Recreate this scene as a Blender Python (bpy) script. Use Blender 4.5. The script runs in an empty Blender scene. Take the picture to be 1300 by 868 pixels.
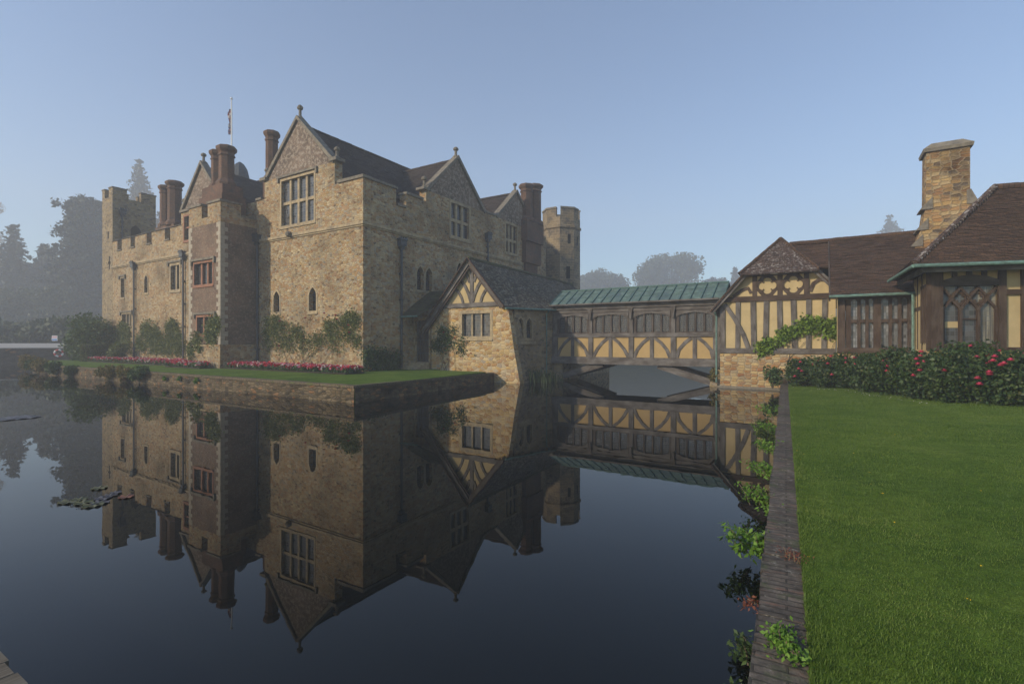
import bpy, bmesh, math, random
import numpy as np
from mathutils import Vector, Matrix
from mathutils.geometry import tessellate_polygon
from mathutils import noise as mnoise
R = math.radians
random.seed(7); rng = np.random.default_rng(7)
sc = bpy.context.scene
col = sc.collection

# ------------------------------------------------------------------ camera, sky, sun, exposure
cam = bpy.data.objects.new('camera', bpy.data.cameras.new('camera')); col.objects.link(cam)
cam.location = (0, 0, 2.5); cam.rotation_euler = (R(90), 0, 0)
cam.data.sensor_width = 36; cam.data.lens = 637.0 / 1300 * 36
cam.data.clip_start = .05; cam.data.clip_end = 2000
sc.camera = cam
SUN_EL, SUN_X, SUN_Y = 24, -1.10, -.52            # direction towards the sun on the ground: left and behind the camera
SUN_ROT = math.atan2(SUN_X, SUN_Y)
sc.world = bpy.data.worlds.new('World'); sc.world.use_nodes = True
wn = sc.world.node_tree; bg = wn.nodes['Background']
sky = wn.nodes.new('ShaderNodeTexSky'); sky.sky_type = 'NISHITA'; sky.sun_disc = False
sky.sun_elevation = R(SUN_EL); sky.sun_rotation = SUN_ROT; sky.air_density = 1.2; sky.dust_density = .35; sky.ozone_density = 2.5
tint = wn.nodes.new('ShaderNodeMix'); tint.data_type = 'RGBA'; tint.blend_type = 'MULTIPLY'; tint.inputs['Factor'].default_value = 1
tint.inputs['B'].default_value = (.90, .955, 1.06, 1); wn.links.new(sky.outputs[0], tint.inputs['A'])
wn.links.new(tint.outputs['Result'], bg.inputs[0]); bg.inputs[1].default_value = .15
sl = bpy.data.lights.new('sun', 'SUN'); sl.energy = 4.8; sl.angle = R(2.0); sl.color = (1, .86, .66)
so = bpy.data.objects.new('sun', sl); col.objects.link(so)
hx = math.hypot(SUN_X, SUN_Y)
so.rotation_euler = Vector((-SUN_X / hx * math.cos(R(SUN_EL)), -SUN_Y / hx * math.cos(R(SUN_EL)), -math.sin(R(SUN_EL)))).to_track_quat('-Z', 'Y').to_euler()
so.location = (-40, -30, 60)
sc.view_settings.view_transform = 'Standard'; sc.view_settings.look = 'None'
sc.view_settings.exposure = .12; sc.view_settings.gamma = 1; sc.view_settings.use_curve_mapping = False
sc.render.engine = 'CYCLES'
sc.cycles.use_denoising = True
sc.cycles.max_bounces = 6; sc.cycles.diffuse_bounces = 3; sc.cycles.glossy_bounces = 3; sc.cycles.volume_bounces = 1
HAZE_DENSITY = .0026

# ------------------------------------------------------------------ frames: A is the castle's frame (X along its lit front, Y along its east side)
CO = np.array([-9.05, 30.5]); UX = np.array([.8504, -.5262]); UY = np.array([.5262, .8504])
AROT = math.atan2(-.5262, .8504)
def AW(X, Y, z=0.): p = CO + UX * X + UY * Y; return (float(p[0]), float(p[1]), z)
def WA(x, y): q = np.array([x, y]) - CO; return (float(q @ UX), float(q @ UY))
ORG = {}
def tag(o, label=None, cat=None, group=None, kind=None):
    if label: o['label'] = label
    if cat: o['category'] = cat
    if group: o['group'] = group
    if kind: o['kind'] = kind
    return o
def thing(name, X, Y, z, label, cat, group=None):
    """an Empty at the base of a thing built in frame A coordinates"""
    o = bpy.data.objects.new(name, None); col.objects.link(o)
    o.location = AW(X, Y, z); o.rotation_euler = (0, 0, AROT); o.empty_display_size = .3
    ORG[o.name] = (X, Y, z)
    return tag(o, label, cat, group)
def wthing(name, x, y, z, label, cat, group=None):
    o = bpy.data.objects.new(name, None); col.objects.link(o); o.location = (x, y, z); ORG[o.name] = (x, y, z); o.empty_display_size = .3
    return tag(o, label, cat, group)

# ------------------------------------------------------------------ materials
def newmat(name):
    m = bpy.data.materials.new(name); m.use_nodes = True
    nt = m.node_tree; b = nt.nodes['Principled BSDF']; b.inputs['Roughness'].default_value = .85
    b.inputs['Specular IOR Level'].default_value = .25
    return m, nt, b
def nd(nt, t, **k):
    n = nt.nodes.new('ShaderNode' + t)
    for a, v in k.items(): setattr(n, a, v)
    return n
def ramp(nt, stops, src, interp='LINEAR'):
    r = nd(nt, 'ValToRGB'); e = r.color_ramp; e.interpolation = interp
    while len(e.elements) < len(stops): e.elements.new(.5)
    for el, (p, c) in zip(e.elements, stops):
        el.position = p; el.color = tuple(c) + (1,) if len(c) == 3 else c
    nt.links.new(src, r.inputs[0]); return r.outputs[0]
def g(v): return (v, v, v)
def mixc(nt, a, b, f, mode='MIX'):
    m = nd(nt, 'Mix', data_type='RGBA', blend_type=mode)
    for s, v in ((m.inputs['Factor'], f), (m.inputs['A'], a), (m.inputs['B'], b)):
        if hasattr(v, 'is_linked'): nt.links.new(v, s)
        elif isinstance(v, (int, float)): s.default_value = v
        else: s.default_value = tuple(v) + (1,)
    return m.outputs['Result']
def math_(nt, op, a, b=None, clamp=False):
    m = nd(nt, 'Math', operation=op, use_clamp=clamp)
    for s, v in ((m.inputs[0], a), (m.inputs[1], b)):
        if v is None: continue
        if hasattr(v, 'is_linked'): nt.links.new(v, s)
        else: s.default_value = v
    return m.outputs[0]
def uvmap(nt, scale=(1, 1, 1), src='UV'):
    t = nd(nt, 'TexCoord'); mp = nd(nt, 'Mapping'); mp.inputs['Scale'].default_value = scale
    nt.links.new(t.outputs[src], mp.inputs[0]); return mp.outputs[0]
def noise(nt, vec, scale, detail=4, rough=.6, dim='3D'):
    n = nd(nt, 'TexNoise', noise_dimensions=dim); n.inputs['Scale'].default_value = scale
    n.inputs['Detail'].default_value = detail; n.inputs['Roughness'].default_value = rough
    nt.links.new(vec, n.inputs['Vector']); return n
def bump(nt, b, h, strength=.5, dist=.02):
    n = nd(nt, 'Bump'); n.inputs['Strength'].default_value = strength; n.inputs['Distance'].default_value = dist
    nt.links.new(h, n.inputs['Height']); nt.links.new(n.outputs[0], b.inputs['Normal'])
def rubble(name, stops, su=3.2, sv=5.6, mortar=(.30, .26, .20), stain=(.45, .42, .38), stain_amt=.55, mw=.05, rnd=.85, rust=.35):
    m, nt, b = newmat(name)
    v = uvmap(nt)
    dn = noise(nt, v, 3.0, 3)
    off = nd(nt, 'VectorMath', operation='SCALE'); nt.links.new(dn.outputs['Color'], off.inputs[0]); off.inputs['Scale'].default_value = .12
    ad = nd(nt, 'VectorMath', operation='ADD'); nt.links.new(v, ad.inputs[0]); nt.links.new(off.outputs[0], ad.inputs[1])
    mp = nd(nt, 'Mapping'); mp.inputs['Scale'].default_value = (su, sv, 1); nt.links.new(ad.outputs[0], mp.inputs[0])
    vo = nd(nt, 'TexVoronoi', voronoi_dimensions='2D', feature='F1'); vo.inputs['Scale'].default_value = 1; vo.inputs['Randomness'].default_value = rnd
    ve = nd(nt, 'TexVoronoi', voronoi_dimensions='2D', feature='DISTANCE_TO_EDGE'); ve.inputs['Scale'].default_value = 1; ve.inputs['Randomness'].default_value = rnd
    nt.links.new(mp.outputs[0], vo.inputs['Vector']); nt.links.new(mp.outputs[0], ve.inputs['Vector'])
    sep = nd(nt, 'SeparateColor'); nt.links.new(vo.outputs['Color'], sep.inputs[0])
    c = ramp(nt, stops, sep.outputs[0])
    # a few strongly rusty stones, patchy over the wall
    pn = noise(nt, v, .55, 3)
    rs = math_(nt, 'GREATER_THAN', math_(nt, 'ADD', sep.outputs[1], math_(nt, 'MULTIPLY', pn.outputs[0], .55)), 1.5 - rust)
    c = mixc(nt, c, (.36, .17, .06), math_(nt, 'MULTIPLY', rs, .55))
    fine = noise(nt, v, 22, 4)
    c = mixc(nt, c, ramp(nt, [(.25, g(.55)), (.75, g(1.25))], fine.outputs[0]), .8, 'MULTIPLY')
    st = noise(nt, v, .42, 5, .65)
    c = mixc(nt, c, mixc(nt, c, stain, 1, 'MULTIPLY'), math_(nt, 'MULTIPLY', ramp(nt, [(.46, g(0)), (.66, g(1))], st.outputs[0]), stain_amt))
    mm = ramp(nt, [(0, g(1)), (mw, g(.85)), (mw * 2.0, g(0))], ve.outputs['Distance'])
    c = mixc(nt, c, mortar, math_(nt, 'MULTIPLY', mm, .75))
    nt.links.new(c, b.inputs['Base Color'])
    hgt = math_(nt, 'ADD', math_(nt, 'MULTIPLY', ramp(nt, [(0, g(0)), (mw * 3.5, g(1))], ve.outputs['Distance']), 1.0), math_(nt, 'MULTIPLY', fine.outputs[0], .5))
    bump(nt, b, hgt, .8, .035)
    return m
def bricks(name, c1, c2, mortar, w=.225, hh=.075, ms=.012, var=(.35, 1.35), spots=None, bmp=.5, big=.5, dist=.015):
    m, nt, b = newmat(name)
    v = uvmap(nt)
    t = nd(nt, 'TexBrick'); t.offset = .5; t.inputs['Scale'].default_value = 1
    t.inputs['Brick Width'].default_value = w; t.inputs['Row Height'].default_value = hh; t.inputs['Mortar Size'].default_value = ms
    t.inputs['Mortar Smooth'].default_value = .3; t.inputs['Bias'].default_value = -.1
    t.inputs['Color1'].default_value = tuple(c1) + (1,); t.inputs['Color2'].default_value = tuple(c2) + (1,); t.inputs['Mortar'].default_value = tuple(mortar) + (1,)
    dn = noise(nt, v, 6, 2)
    ad = nd(nt, 'VectorMath', operation='MULTIPLY_ADD'); nt.links.new(dn.outputs['Color'], ad.inputs[0]); ad.inputs[1].default_value = (.02, .012, 0); nt.links.new(v, ad.inputs[2])
    nt.links.new(ad.outputs[0], t.inputs['Vector'])
    fine = noise(nt, v, 9, 5, .7); c = t.outputs['Color']
    c = mixc(nt, c, ramp(nt, [(.3, g(var[0])), (.72, g(var[1]))], fine.outputs[0]), .6, 'MULTIPLY')
    bg_ = noise(nt, v, .5, 5, .65)
    c = mixc(nt, c, ramp(nt, [(.35, g(.45)), (.65, g(1.2))], bg_.outputs[0]), big, 'MULTIPLY')
    if spots:
        sp = noise(nt, v, spots[1], 6, .75)
        c = mixc(nt, c, spots[0], math_(nt, 'MULTIPLY', ramp(nt, [(spots[2], g(0)), (spots[2] + .08, g(1))], sp.outputs[0]), spots[3]))
    nt.links.new(c, b.inputs['Base Color'])
    bump(nt, b, math_(nt, 'ADD', math_(nt, 'MULTIPLY', t.outputs['Fac'], -1), math_(nt, 'MULTIPLY', fine.outputs[0], .6)), bmp, dist)
    return m
def wood(name, dark, light, rough=.8, weather=None):
    m, nt, b = newmat(name); b.inputs['Roughness'].default_value = rough
    v = uvmap(nt, (1.2, 26, 1)); n1 = noise(nt, v, 1.6, 5, .65)
    v2 = uvmap(nt, (1, 2.0, 1)); n2 = noise(nt, v2, 1.3, 4)
    c = ramp(nt, [(.28, dark), (.72, light)], n1.outputs[0])
    if weather: c = mixc(nt, c, weather, ramp(nt, [(.42, g(0)), (.66, g(.85))], n2.outputs[0]))
    cr = ramp(nt, [(.30, g(.35)), (.36, g(1))], noise(nt, uvmap(nt, (.7, 18, 1)), 2.2, 2).outputs[0])
    c = mixc(nt, c, cr, .8, 'MULTIPLY')
    nt.links.new(c, b.inputs['Base Color']); bump(nt, b, math_(nt, 'ADD', n1.outputs[0], cr), .5, .012)
    return m
def plain(name, c, var=.35, scale=3, rough=.8, metal=0, stain=None, bmp=.2):
    m, nt, b = newmat(name); b.inputs['Roughness'].default_value = rough; b.inputs['Metallic'].default_value = metal
    v = uvmap(nt); n1 = noise(nt, v, scale, 6, .65)
    cc = mixc(nt, c, ramp(nt, [(.3, g(1 - var)), (.7, g(1 + var))], n1.outputs[0]), 1, 'MULTIPLY')
    if stain:
        n2 = noise(nt, uvmap(nt, (2.2, .5, 1)), stain[1], 5, .65)
        cc = mixc(nt, cc, stain[0], math_(nt, 'MULTIPLY', ramp(nt, [(.45, g(0)), (.68, g(1))], n2.outputs[0]), stain[2]))
    nt.links.new(cc, b.inputs['Base Color'])
    if bmp: bump(nt, b, n1.outputs[0], bmp, .02)
    return m
def leafmat(name, stops, clump=1.2, trans=.25, rough=.6):
    m, nt, b = newmat(name); b.inputs['Roughness'].default_value = rough; b.inputs['Specular IOR Level'].default_value = .3
    ge = nd(nt, 'NewGeometry'); t = nd(nt, 'TexCoord')
    n1 = noise(nt, t.outputs['Object'], clump, 2)
    f = math_(nt, 'ADD', math_(nt, 'MULTIPLY', ge.outputs['Random Per Island'], .6), math_(nt, 'MULTIPLY', math_(nt, 'SUBTRACT', n1.outputs[0], .3), 1.0), True)
    c = ramp(nt, stops, f); nt.links.new(c, b.inputs['Base Color'])
    tr = nd(nt, 'BsdfTranslucent'); nt.links.new(c, tr.inputs[0]); mx = nd(nt, 'MixShader'); mx.inputs[0].default_value = trans
    nt.links.new(b.outputs[0], mx.inputs[1]); nt.links.new(tr.outputs[0], mx.inputs[2]); nt.links.new(mx.outputs[0], nt.nodes['Material Output'].inputs[0])
    return m
def glassmat(name, base, gx=.11, gy=.15, lw=.13, curtain=None):
    """small leaded panes: dark reflecting glass, grey lead lines"""
    m, nt, b = newmat(name)
    v = uvmap(nt, (1 / gx, 1 / gy, 1)); s = nd(nt, 'SeparateXYZ'); nt.links.new(v, s.inputs[0])
    fx = math_(nt, 'LESS_THAN', math_(nt, 'FRACT', s.outputs[0]), lw); fy = math_(nt, 'LESS_THAN', math_(nt, 'FRACT', s.outputs[1]), lw * gx / gy)
    lead = math_(nt, 'MAXIMUM', fx, fy)
    fl = nd(nt, 'VectorMath', operation='FLOOR'); nt.links.new(v, fl.inputs[0])
    wnz = nd(nt, 'TexWhiteNoise'); nt.links.new(fl.outputs[0], wnz.inputs['Vector'])
    c = mixc(nt, g(base * .5), g(base * 1.8), wnz.outputs['Value'])
    if curtain: c = mixc(nt, c, curtain, ramp(nt, [(.4, g(.2)), (.6, g(.9))], noise(nt, uvmap(nt, (9, .4, 1)), 1, 2).outputs[0]))
    nt.links.new(mixc(nt, c, g(.085), lead), b.inputs['Base Color'])
    nt.links.new(math_(nt, 'ADD', math_(nt, 'MULTIPLY', lead, .5), .08), b.inputs['Roughness'])
    b.inputs['Specular IOR Level'].default_value = .6
    gm = nd(nt, 'NewGeometry'); off = nd(nt, 'VectorMath', operation='MULTIPLY_ADD')
    sb = nd(nt, 'VectorMath', operation='SUBTRACT'); nt.links.new(wnz.outputs['Color'], sb.inputs[0]); sb.inputs[1].default_value = (.5, .5, .5)
    nt.links.new(sb.outputs[0], off.inputs[0]); off.inputs[1].default_value = (.07, .07, .07); nt.links.new(gm.outputs['Normal'], off.inputs[2])
    nm = nd(nt, 'VectorMath', operation='NORMALIZE'); nt.links.new(off.outputs[0], nm.inputs[0]); nt.links.new(nm.outputs[0], b.inputs['Normal'])
    return m

M = {}
M['stone'] = rubble('castle_rubble', [(0, (.15, .10, .055)), (.13, (.41, .26, .105)), (.3, (.47, .36, .21)), (.45, (.33, .28, .21)), (.62, (.55, .43, .25)), (.78, (.42, .30, .155)), (.9, (.48, .37, .22)), (1, (.23, .19, .14))], 4.3, 7.6, mortar=(.36, .285, .18), rust=.52, stain=(.36, .345, .31), stain_amt=.85)
M['stone_grey'] = rubble('tower_rubble', [(0, (.16, .12, .07)), (.3, (.34, .25, .13)), (.6, (.42, .32, .18)), (.8, (.27, .22, .16)), (1, (.40, .28, .13))], 3.6, 6.6, mortar=(.25, .22, .17), rust=.2)
M['stone_warm'] = rubble('cottage_rubble', [(0, (.27, .16, .06)), (.2, (.50, .33, .13)), (.45, (.60, .45, .24)), (.65, (.46, .38, .26)), (.85, (.58, .36, .12)), (1, (.34, .28, .21))], 3.1, 5.6, mortar=(.46, .37, .23), stain_amt=.4, rnd=.8, rust=.55)
M['ashlar'] = bricks('ashlar_blocks', (.30, .225, .13), (.19, .15, .10), (.36, .29, .19), .58, .27, .022, (.55, 1.35), ((.09, .08, .07), 1.3, .52, .8), .6, .6)
M['coursed'] = rubble('coursed_plinth_stone', [(0, (.34, .16, .07)), (.2, (.50, .33, .14)), (.5, (.58, .42, .20)), (.75, (.48, .37, .22)), (1, (.36, .28, .18))], 3.0, 6.6, mortar=(.30, .25, .17), stain_amt=.5, rnd=.5, rust=.55)
M['brick'] = bricks('old_red_brick', (.215, .11, .06), (.16, .105, .068), (.25, .20, .15), .225, .075, .014, (.45, 1.45), ((.33, .26, .19), 4.5, .53, .6), .8, .8)
M['brick_gable'] = bricks('weathered_gable_brick', (.20, .115, .07), (.155, .11, .08), (.26, .22, .17), .225, .075, .014, (.4, 1.5), ((.38, .32, .25), 4.0, .49, .75), .8, .8)
M['chimney'] = bricks('chimney_brick', (.17, .075, .042), (.115, .062, .042), (.19, .14, .10), .225, .07, .012, (.35, 1.5), ((.08, .07, .06), 1.6, .53, .75), .7, .6)
M['dressed'] = plain('dressed_stone', (.38, .295, .175), .3, 5, .85, 0, ((.14, .12, .10), .7, .7), .4)
M['coping'] = plain('weathered_coping', (.17, .15, .12), .45, 4, .9, 0, ((.30, .25, .16), .8, .5), .6)
M['redstone'] = plain('red_dressed_brick', (.30, .14, .08), .3, 6, .85, 0, ((.12, .09, .07), .6, .6), .4)
M['quoin'] = plain('pale_quoin_stone', (.37, .32, .245), .25, 4, .85, 0, ((.28, .24, .18), .6, .5), .4)
M['slate'] = bricks('castle_roof_tile', (.085, .062, .05), (.05, .04, .034), (.02, .018, .015), .2, .13, .01, (.35, 1.6), ((.15, .135, .10), 2.2, .56, .65), .8, .6, .03)
M['mossy'] = bricks('mossy_stone_slate', (.13, .102, .068), (.075, .06, .042), (.025, .02, .015), .3, .15, .014, (.25, 1.7), ((.31, .275, .20), 3.2, .50, .8), 1, .7, .03)
M['porch_tile'] = bricks('moss_green_tile', (.10, .085, .05), (.075, .07, .04), (.03, .03, .02), .18, .11, .01, (.4, 1.5), ((.10, .12, .04), 2.0, .5, .7), .7, .5)
M['tile'] = bricks('old_clay_tile', (.135, .075, .045), (.085, .055, .038), (.02, .015, .013), .17, .115, .009, (.35, 1.5), ((.27, .10, .04), 3.2, .66, .75), .8, .6)
M['tile_lichen'] = bricks('lichened_clay_tile', (.135, .085, .065), (.09, .06, .05), (.03, .025, .02), .17, .115, .009, (.35, 1.5), ((.42, .39, .35), 4.5, .53, .75), .8, .5)
M['copper'] = plain('green_copper', (.115, .17, .145), .45, 2.6, .7, .1, ((.07, .105, .12), .9, .85), .15)
M['verdigris'] = plain('verdigris_gutter', (.14, .235, .195), .35, 6, .65, .1, ((.07, .075, .06), 1.4, .7), .1)
M['lead'] = plain('dark_lead', (.075, .08, .085), .3, 5, .55, .3, None, .1)
M['timber'] = wood('grey_oak', (.038, .031, .026), (.135, .115, .098), .85, (.19, .172, .155))
M['brown'] = wood('brown_oak', (.02, .013, .009), (.085, .05, .031), .75, (.11, .078, .056))
M['darkoak'] = wood('dark_oak', (.02, .015, .011), (.07, .05, .038), .75, (.12, .095, .075))
M['deck'] = wood('deck_board', (.05, .042, .032), (.17, .145, .11), .85, (.16, .15, .125))
M['plaster'] = plain('ochre_plaster', (.40, .275, .12), .10, 1.6, .9, 0, ((.44, .30, .14), .7, .45), .15)
M['plaster_pale'] = plain('pale_ochre_plaster', (.47, .36, .185), .12, 1.6, .9, 0, ((.32, .24, .12), .7, .4), .15)
M['glass'] = glassmat('leaded_glass', .016)
M['glass_big'] = glassmat('leaded_glass_wide', .05, .14, .18, .12)
M['glass_curtain'] = glassmat('leaded_glass_curtain', .02, .13, .17, .13, (.30, .27, .2))
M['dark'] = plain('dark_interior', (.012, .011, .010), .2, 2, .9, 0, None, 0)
M['white'] = plain('white_paint', (.78, .78, .76), .06, 3, .5, 0, None, 0)
M['red'] = plain('red_paint', (.52, .05, .04), .1, 3, .5, 0, None, 0)
M['blue'] = plain('blue_paint', (.12, .25, .55), .1, 3, .5, 0, None, 0)
M['pinkp'] = plain('pink_paint', (.62, .36, .42), .1, 3, .5, 0, None, 0)
M['flagcloth'] = plain('flag_blue', (.13, .11, .17), .2, 3, .7, 0, None, 0)
M['bark'] = plain('bark', (.055, .045, .035), .4, 4, .9, 0, None, .5)
M['stem'] = plain('woody_stem', (.14, .11, .07), .4, 6, .9, 0, None, .3)
M['soil'] = plain('dark_soil', (.035, .027, .018), .4, 5, .95, 0, None, .5)
L = {}
L['ivy'] = leafmat('rose_leaf', [(0, (.05, .075, .018)), (.5, (.13, .16, .04)), (1, (.26, .25, .085))], 2.0)
L['shrub'] = leafmat('shrub_leaf', [(0, (.025, .05, .014)), (.5, (.06, .10, .028)), (1, (.11, .16, .05))], 1.5)
L['autumn'] = leafmat('autumn_leaf', [(0, (.07, .075, .02)), (.45, (.14, .13, .035)), (.8, (.22, .15, .05)), (1, (.25, .07, .04))], 1.8)
L['rose'] = leafmat('dark_rose_leaf', [(0, (.012, .03, .008)), (.4, (.032, .064, .016)), (.8, (.075, .105, .03)), (1, (.14, .10, .04))], 2.6, .2, .5)
L['vine'] = leafmat('vine_leaf', [(0, (.08, .14, .015)), (.5, (.16, .25, .03)), (1, (.26, .34, .05))], 2.5, .3)
L['fern'] = leafmat('nettle_leaf', [(0, (.05, .12, .012)), (.5, (.12, .23, .025)), (1, (.20, .33, .05))], 2.5, .3)
L['redleaf'] = leafmat('red_weed', [(0, (.12, .03, .02)), (1, (.26, .10, .05))], 2.5, .3)
L['topiary'] = leafmat('clipped_box', [(0, (.045, .065, .014)), (1, (.13, .15, .035))], 3)
L['tree'] = leafmat('tree_leaf', [(0, (.02, .032, .012)), (.5, (.04, .06, .022)), (1, (.07, .09, .035))], .5)
L['conifer'] = leafmat('conifer_needle', [(0, (.012, .022, .014)), (.5, (.022, .038, .022)), (1, (.04, .06, .032))], .5, .1)
L['grass'] = leafmat('grass_blade', [(0, (.06, .112, .014)), (.45, (.098, .16, .02)), (.8, (.14, .205, .032)), (1, (.20, .225, .055))], 1.3, .3)
L['iris'] = leafmat('iris_leaf', [(0, (.03, .05, .02)), (1, (.09, .12, .05))], 2)
for nm, c in (('bloom_red', (.62, .02, .05)), ('bloom_pink', (.62, .13, .20)), ('bloom_white', (.72, .58, .55)), ('bloom_rose', (.74, .09, .17)), ('bloom_dark', (.35, .012, .02)), ('buttercup', (.75, .5, .02)), ('petal', (.6, .55, .5))):
    L[nm] = leafmat(nm, [(0, [x * .6 for x in c]), (1, c)], 3, .2)
def lawn_mat(name, blades):
    m, nt, b = newmat(name); b.inputs['Roughness'].default_value = .9; b.inputs['Specular IOR Level'].default_value = .1
    t = nd(nt, 'TexCoord'); v = t.outputs['Object']
    n1 = noise(nt, v, .45, 5, .6); n2 = noise(nt, v, 9, 5, .75); n3 = noise(nt, v, 60, 3, .7)
    c = ramp(nt, [(.3, (.055, .105, .012)), (.5, (.085, .145, .017)), (.7, (.12, .175, .026))], n1.outputs[0])
    n4 = noise(nt, v, 2.4, 4, .7); c = mixc(nt, c, ramp(nt, [(.32, (.62, .72, .6)), (.68, (1.4, 1.25, 1.5))], n4.outputs[0]), .75, 'MULTIPLY')
    c = mixc(nt, c, ramp(nt, [(.3, g(.5)), (.7, g(1.5))], n2.outputs[0]), .7, 'MULTIPLY')
    c = mixc(nt, c, ramp(nt, [(.3, g(.45)), (.7, g(1.55))], n3.outputs[0]), .7, 'MULTIPLY')
    nt.links.new(c, b.inputs['Base Color'])
    bump(nt, b, math_(nt, 'ADD', n3.outputs[0], math_(nt, 'MULTIPLY', n2.outputs[0], 1.0)), 1, .03)
    return m
M['lawn'] = lawn_mat('lawn_turf', True)
def water_mat():
    m, nt, b = newmat('still_water')
    b.inputs['Base Color'].default_value = (.003, .004, .004, 1); b.inputs['Roughness'].default_value = .0; b.inputs['IOR'].default_value = 1.31
    b.inputs['Specular IOR Level'].default_value = .5
    t = nd(nt, 'TexCoord'); mp = nd(nt, 'Mapping'); mp.inputs['Scale'].default_value = (1, 1, 1); nt.links.new(t.outputs['Object'], mp.inputs[0])
    n1 = noise(nt, mp.outputs[0], 1.1, 3, .5); n2 = noise(nt, mp.outputs[0], .12, 2)
    h = math_(nt, 'MULTIPLY', n1.outputs[0], ramp(nt, [(.4, g(.25)), (.7, g(1))], n2.outputs[0]))
    bump(nt, b, h, .04, .05)
    return m
M['water'] = water_mat()

# ------------------------------------------------------------------ mesh builder
class MB:
    def __init__(s): s.v = []; s.f = []; s.h = []; s.m = []; s.mi = 0; s.bs = []
    def add(s, vs, fs, hint=None):
        o = len(s.v); s.v += [tuple(map(float, p)) for p in vs]; s.bs.append(len(s.f))
        for f in fs: s.f.append([i + o for i in f]); s.h.append(hint); s.m.append(s.mi)
    def box(s, x0, x1, y0, y1, z0, z1, hint=None):
        vs = [(x, y, z) for z in (z0, z1) for y in (y0, y1) for x in (x0, x1)]
        s.add(vs, [(0, 2, 3, 1), (4, 5, 7, 6), (0, 1, 5, 4), (2, 6, 7, 3), (0, 4, 6, 2), (1, 3, 7, 5)], hint)
    def bar(s, p, q, w, d, up=(0, 0, 1), hint=True):
        """square bar from p to q: w across, d along up"""
        p = Vector(p); q = Vector(q); t = (q - p).normalized(); u = Vector(up)
        a = t.cross(u)
        if a.length < 1e-4: a = t.cross(Vector((1, 0, 0)))
        a.normalize(); u = a.cross(t).normalized()
        c = [(a * (sx * w / 2) + u * (sy * d / 2)) for sx, sy in ((-1, -1), (1, -1), (1, 1), (-1, 1))]
        s.add([p + k for k in c] + [q + k for k in c], [(0, 1, 2, 3), (7, 6, 5, 4), (0, 4, 5, 1), (1, 5, 6, 2), (2, 6, 7, 3), (3, 7, 4, 0)], tuple(t) if hint else None)
    def tube(s, pts, rad, n=6, cap=True):
        pts = [Vector(p) for p in pts]; o = len(s.v); k = len(pts)
        if not hasattr(rad, '__len__'): rad = [rad] * k
        for i, p in enumerate(pts):
            t = (pts[min(i + 1, k - 1)] - pts[max(i - 1, 0)]).normalized()
            a = t.cross(Vector((0, 0, 1)));
            if a.length < .05: a = t.cross(Vector((1, 0, 0)))
            a.normalize(); b = t.cross(a)
            for j in range(n):
                th = 2 * math.pi * j / n; s.v.append(tuple(p + (a * math.cos(th) + b * math.sin(th)) * rad[i]))
        for i in range(k - 1):
            t = tuple((pts[i + 1] - pts[i]).normalized())
            for j in range(n):
                s.f.append([o + i * n + j, o + i * n + (j + 1) % n, o + (i + 1) * n + (j + 1) % n, o + (i + 1) * n + j]); s.h.append(t); s.m.append(s.mi)
        if cap:
            for i in (0, k - 1): s.f.append([o + i * n + j for j in range(n)]); s.h.append(None); s.m.append(s.mi)
    def lathe(s, c, prof, n=8, rot=0.):
        """profile of (radius, z) turned about a vertical axis through c"""
        o = len(s.v)
        for r, z in prof:
            for j in range(n):
                th = rot + 2 * math.pi * j / n; s.v.append((c[0] + r * math.cos(th), c[1] + r * math.sin(th), c[2] + z))
        for i in range(len(prof) - 1):
            for j in range(n):
                s.f.append([o + i * n + j, o + i * n + (j + 1) % n, o + (i + 1) * n + (j + 1) % n, o + (i + 1) * n + j]); s.h.append(None); s.m.append(s.mi)
        for i in (0, len(prof) - 1): s.f.append([o + i * n + j for j in range(n)]); s.h.append(None); s.m.append(s.mi)
    def wall(s, P, outline, holes=(), depth=.5, w0=0., back=True):
        loops = [list(outline)] + [list(h) for h in holes]
        flat = [p for lp in loops for p in lp]
        tris = tessellate_polygon([[Vector((u, v, 0)) for u, v in lp] for lp in loops])
        s.add([P(u, v, w0) for u, v in flat], tris)
        if back: s.add([P(u, v, w0 + depth) for u, v in flat], tris)
        for lp in loops:
            n = len(lp)
            for i in range(n):
                a, b = lp[i], lp[(i + 1) % n]
                s.add([P(a[0], a[1], w0), P(b[0], b[1], w0), P(b[0], b[1], w0 + depth), P(a[0], a[1], w0 + depth)], [(0, 1, 2, 3)])
    def strip(s, P, pts, width, w0, w1):
        """timber of constant or listed width along a polyline in plane P, from w0 (outer) to w1"""
        k = len(pts); wd = width if hasattr(width, '__len__') else [width] * k
        L_, R_ = [], []
        for i in range(k):
            a = pts[max(i - 1, 0)]; b = pts[min(i + 1, k - 1)]; dx, dy = b[0] - a[0], b[1] - a[1]; l = math.hypot(dx, dy)
            nx, ny = -dy / l * wd[i] / 2, dx / l * wd[i] / 2
            L_.append((pts[i][0] + nx, pts[i][1] + ny)); R_.append((pts[i][0] - nx, pts[i][1] - ny))
        for i in range(k - 1):
            q = [L_[i], R_[i], R_[i + 1], L_[i + 1]]
            vs = [P(u, v, w0) for u, v in q] + [P(u, v, w1) for u, v in q]
            t = Vector(P(*pts[i + 1], 0)) - Vector(P(*pts[i], 0)); t.normalize()
            fs = [(0, 1, 2, 3), (4, 7, 6, 5), (0, 3, 7, 4), (1, 5, 6, 2)]
            if i == 0: fs.append((0, 4, 5, 1))
            if i == k - 2: fs.append((3, 2, 6, 7))
            s.add(vs, fs, tuple(t))
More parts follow.
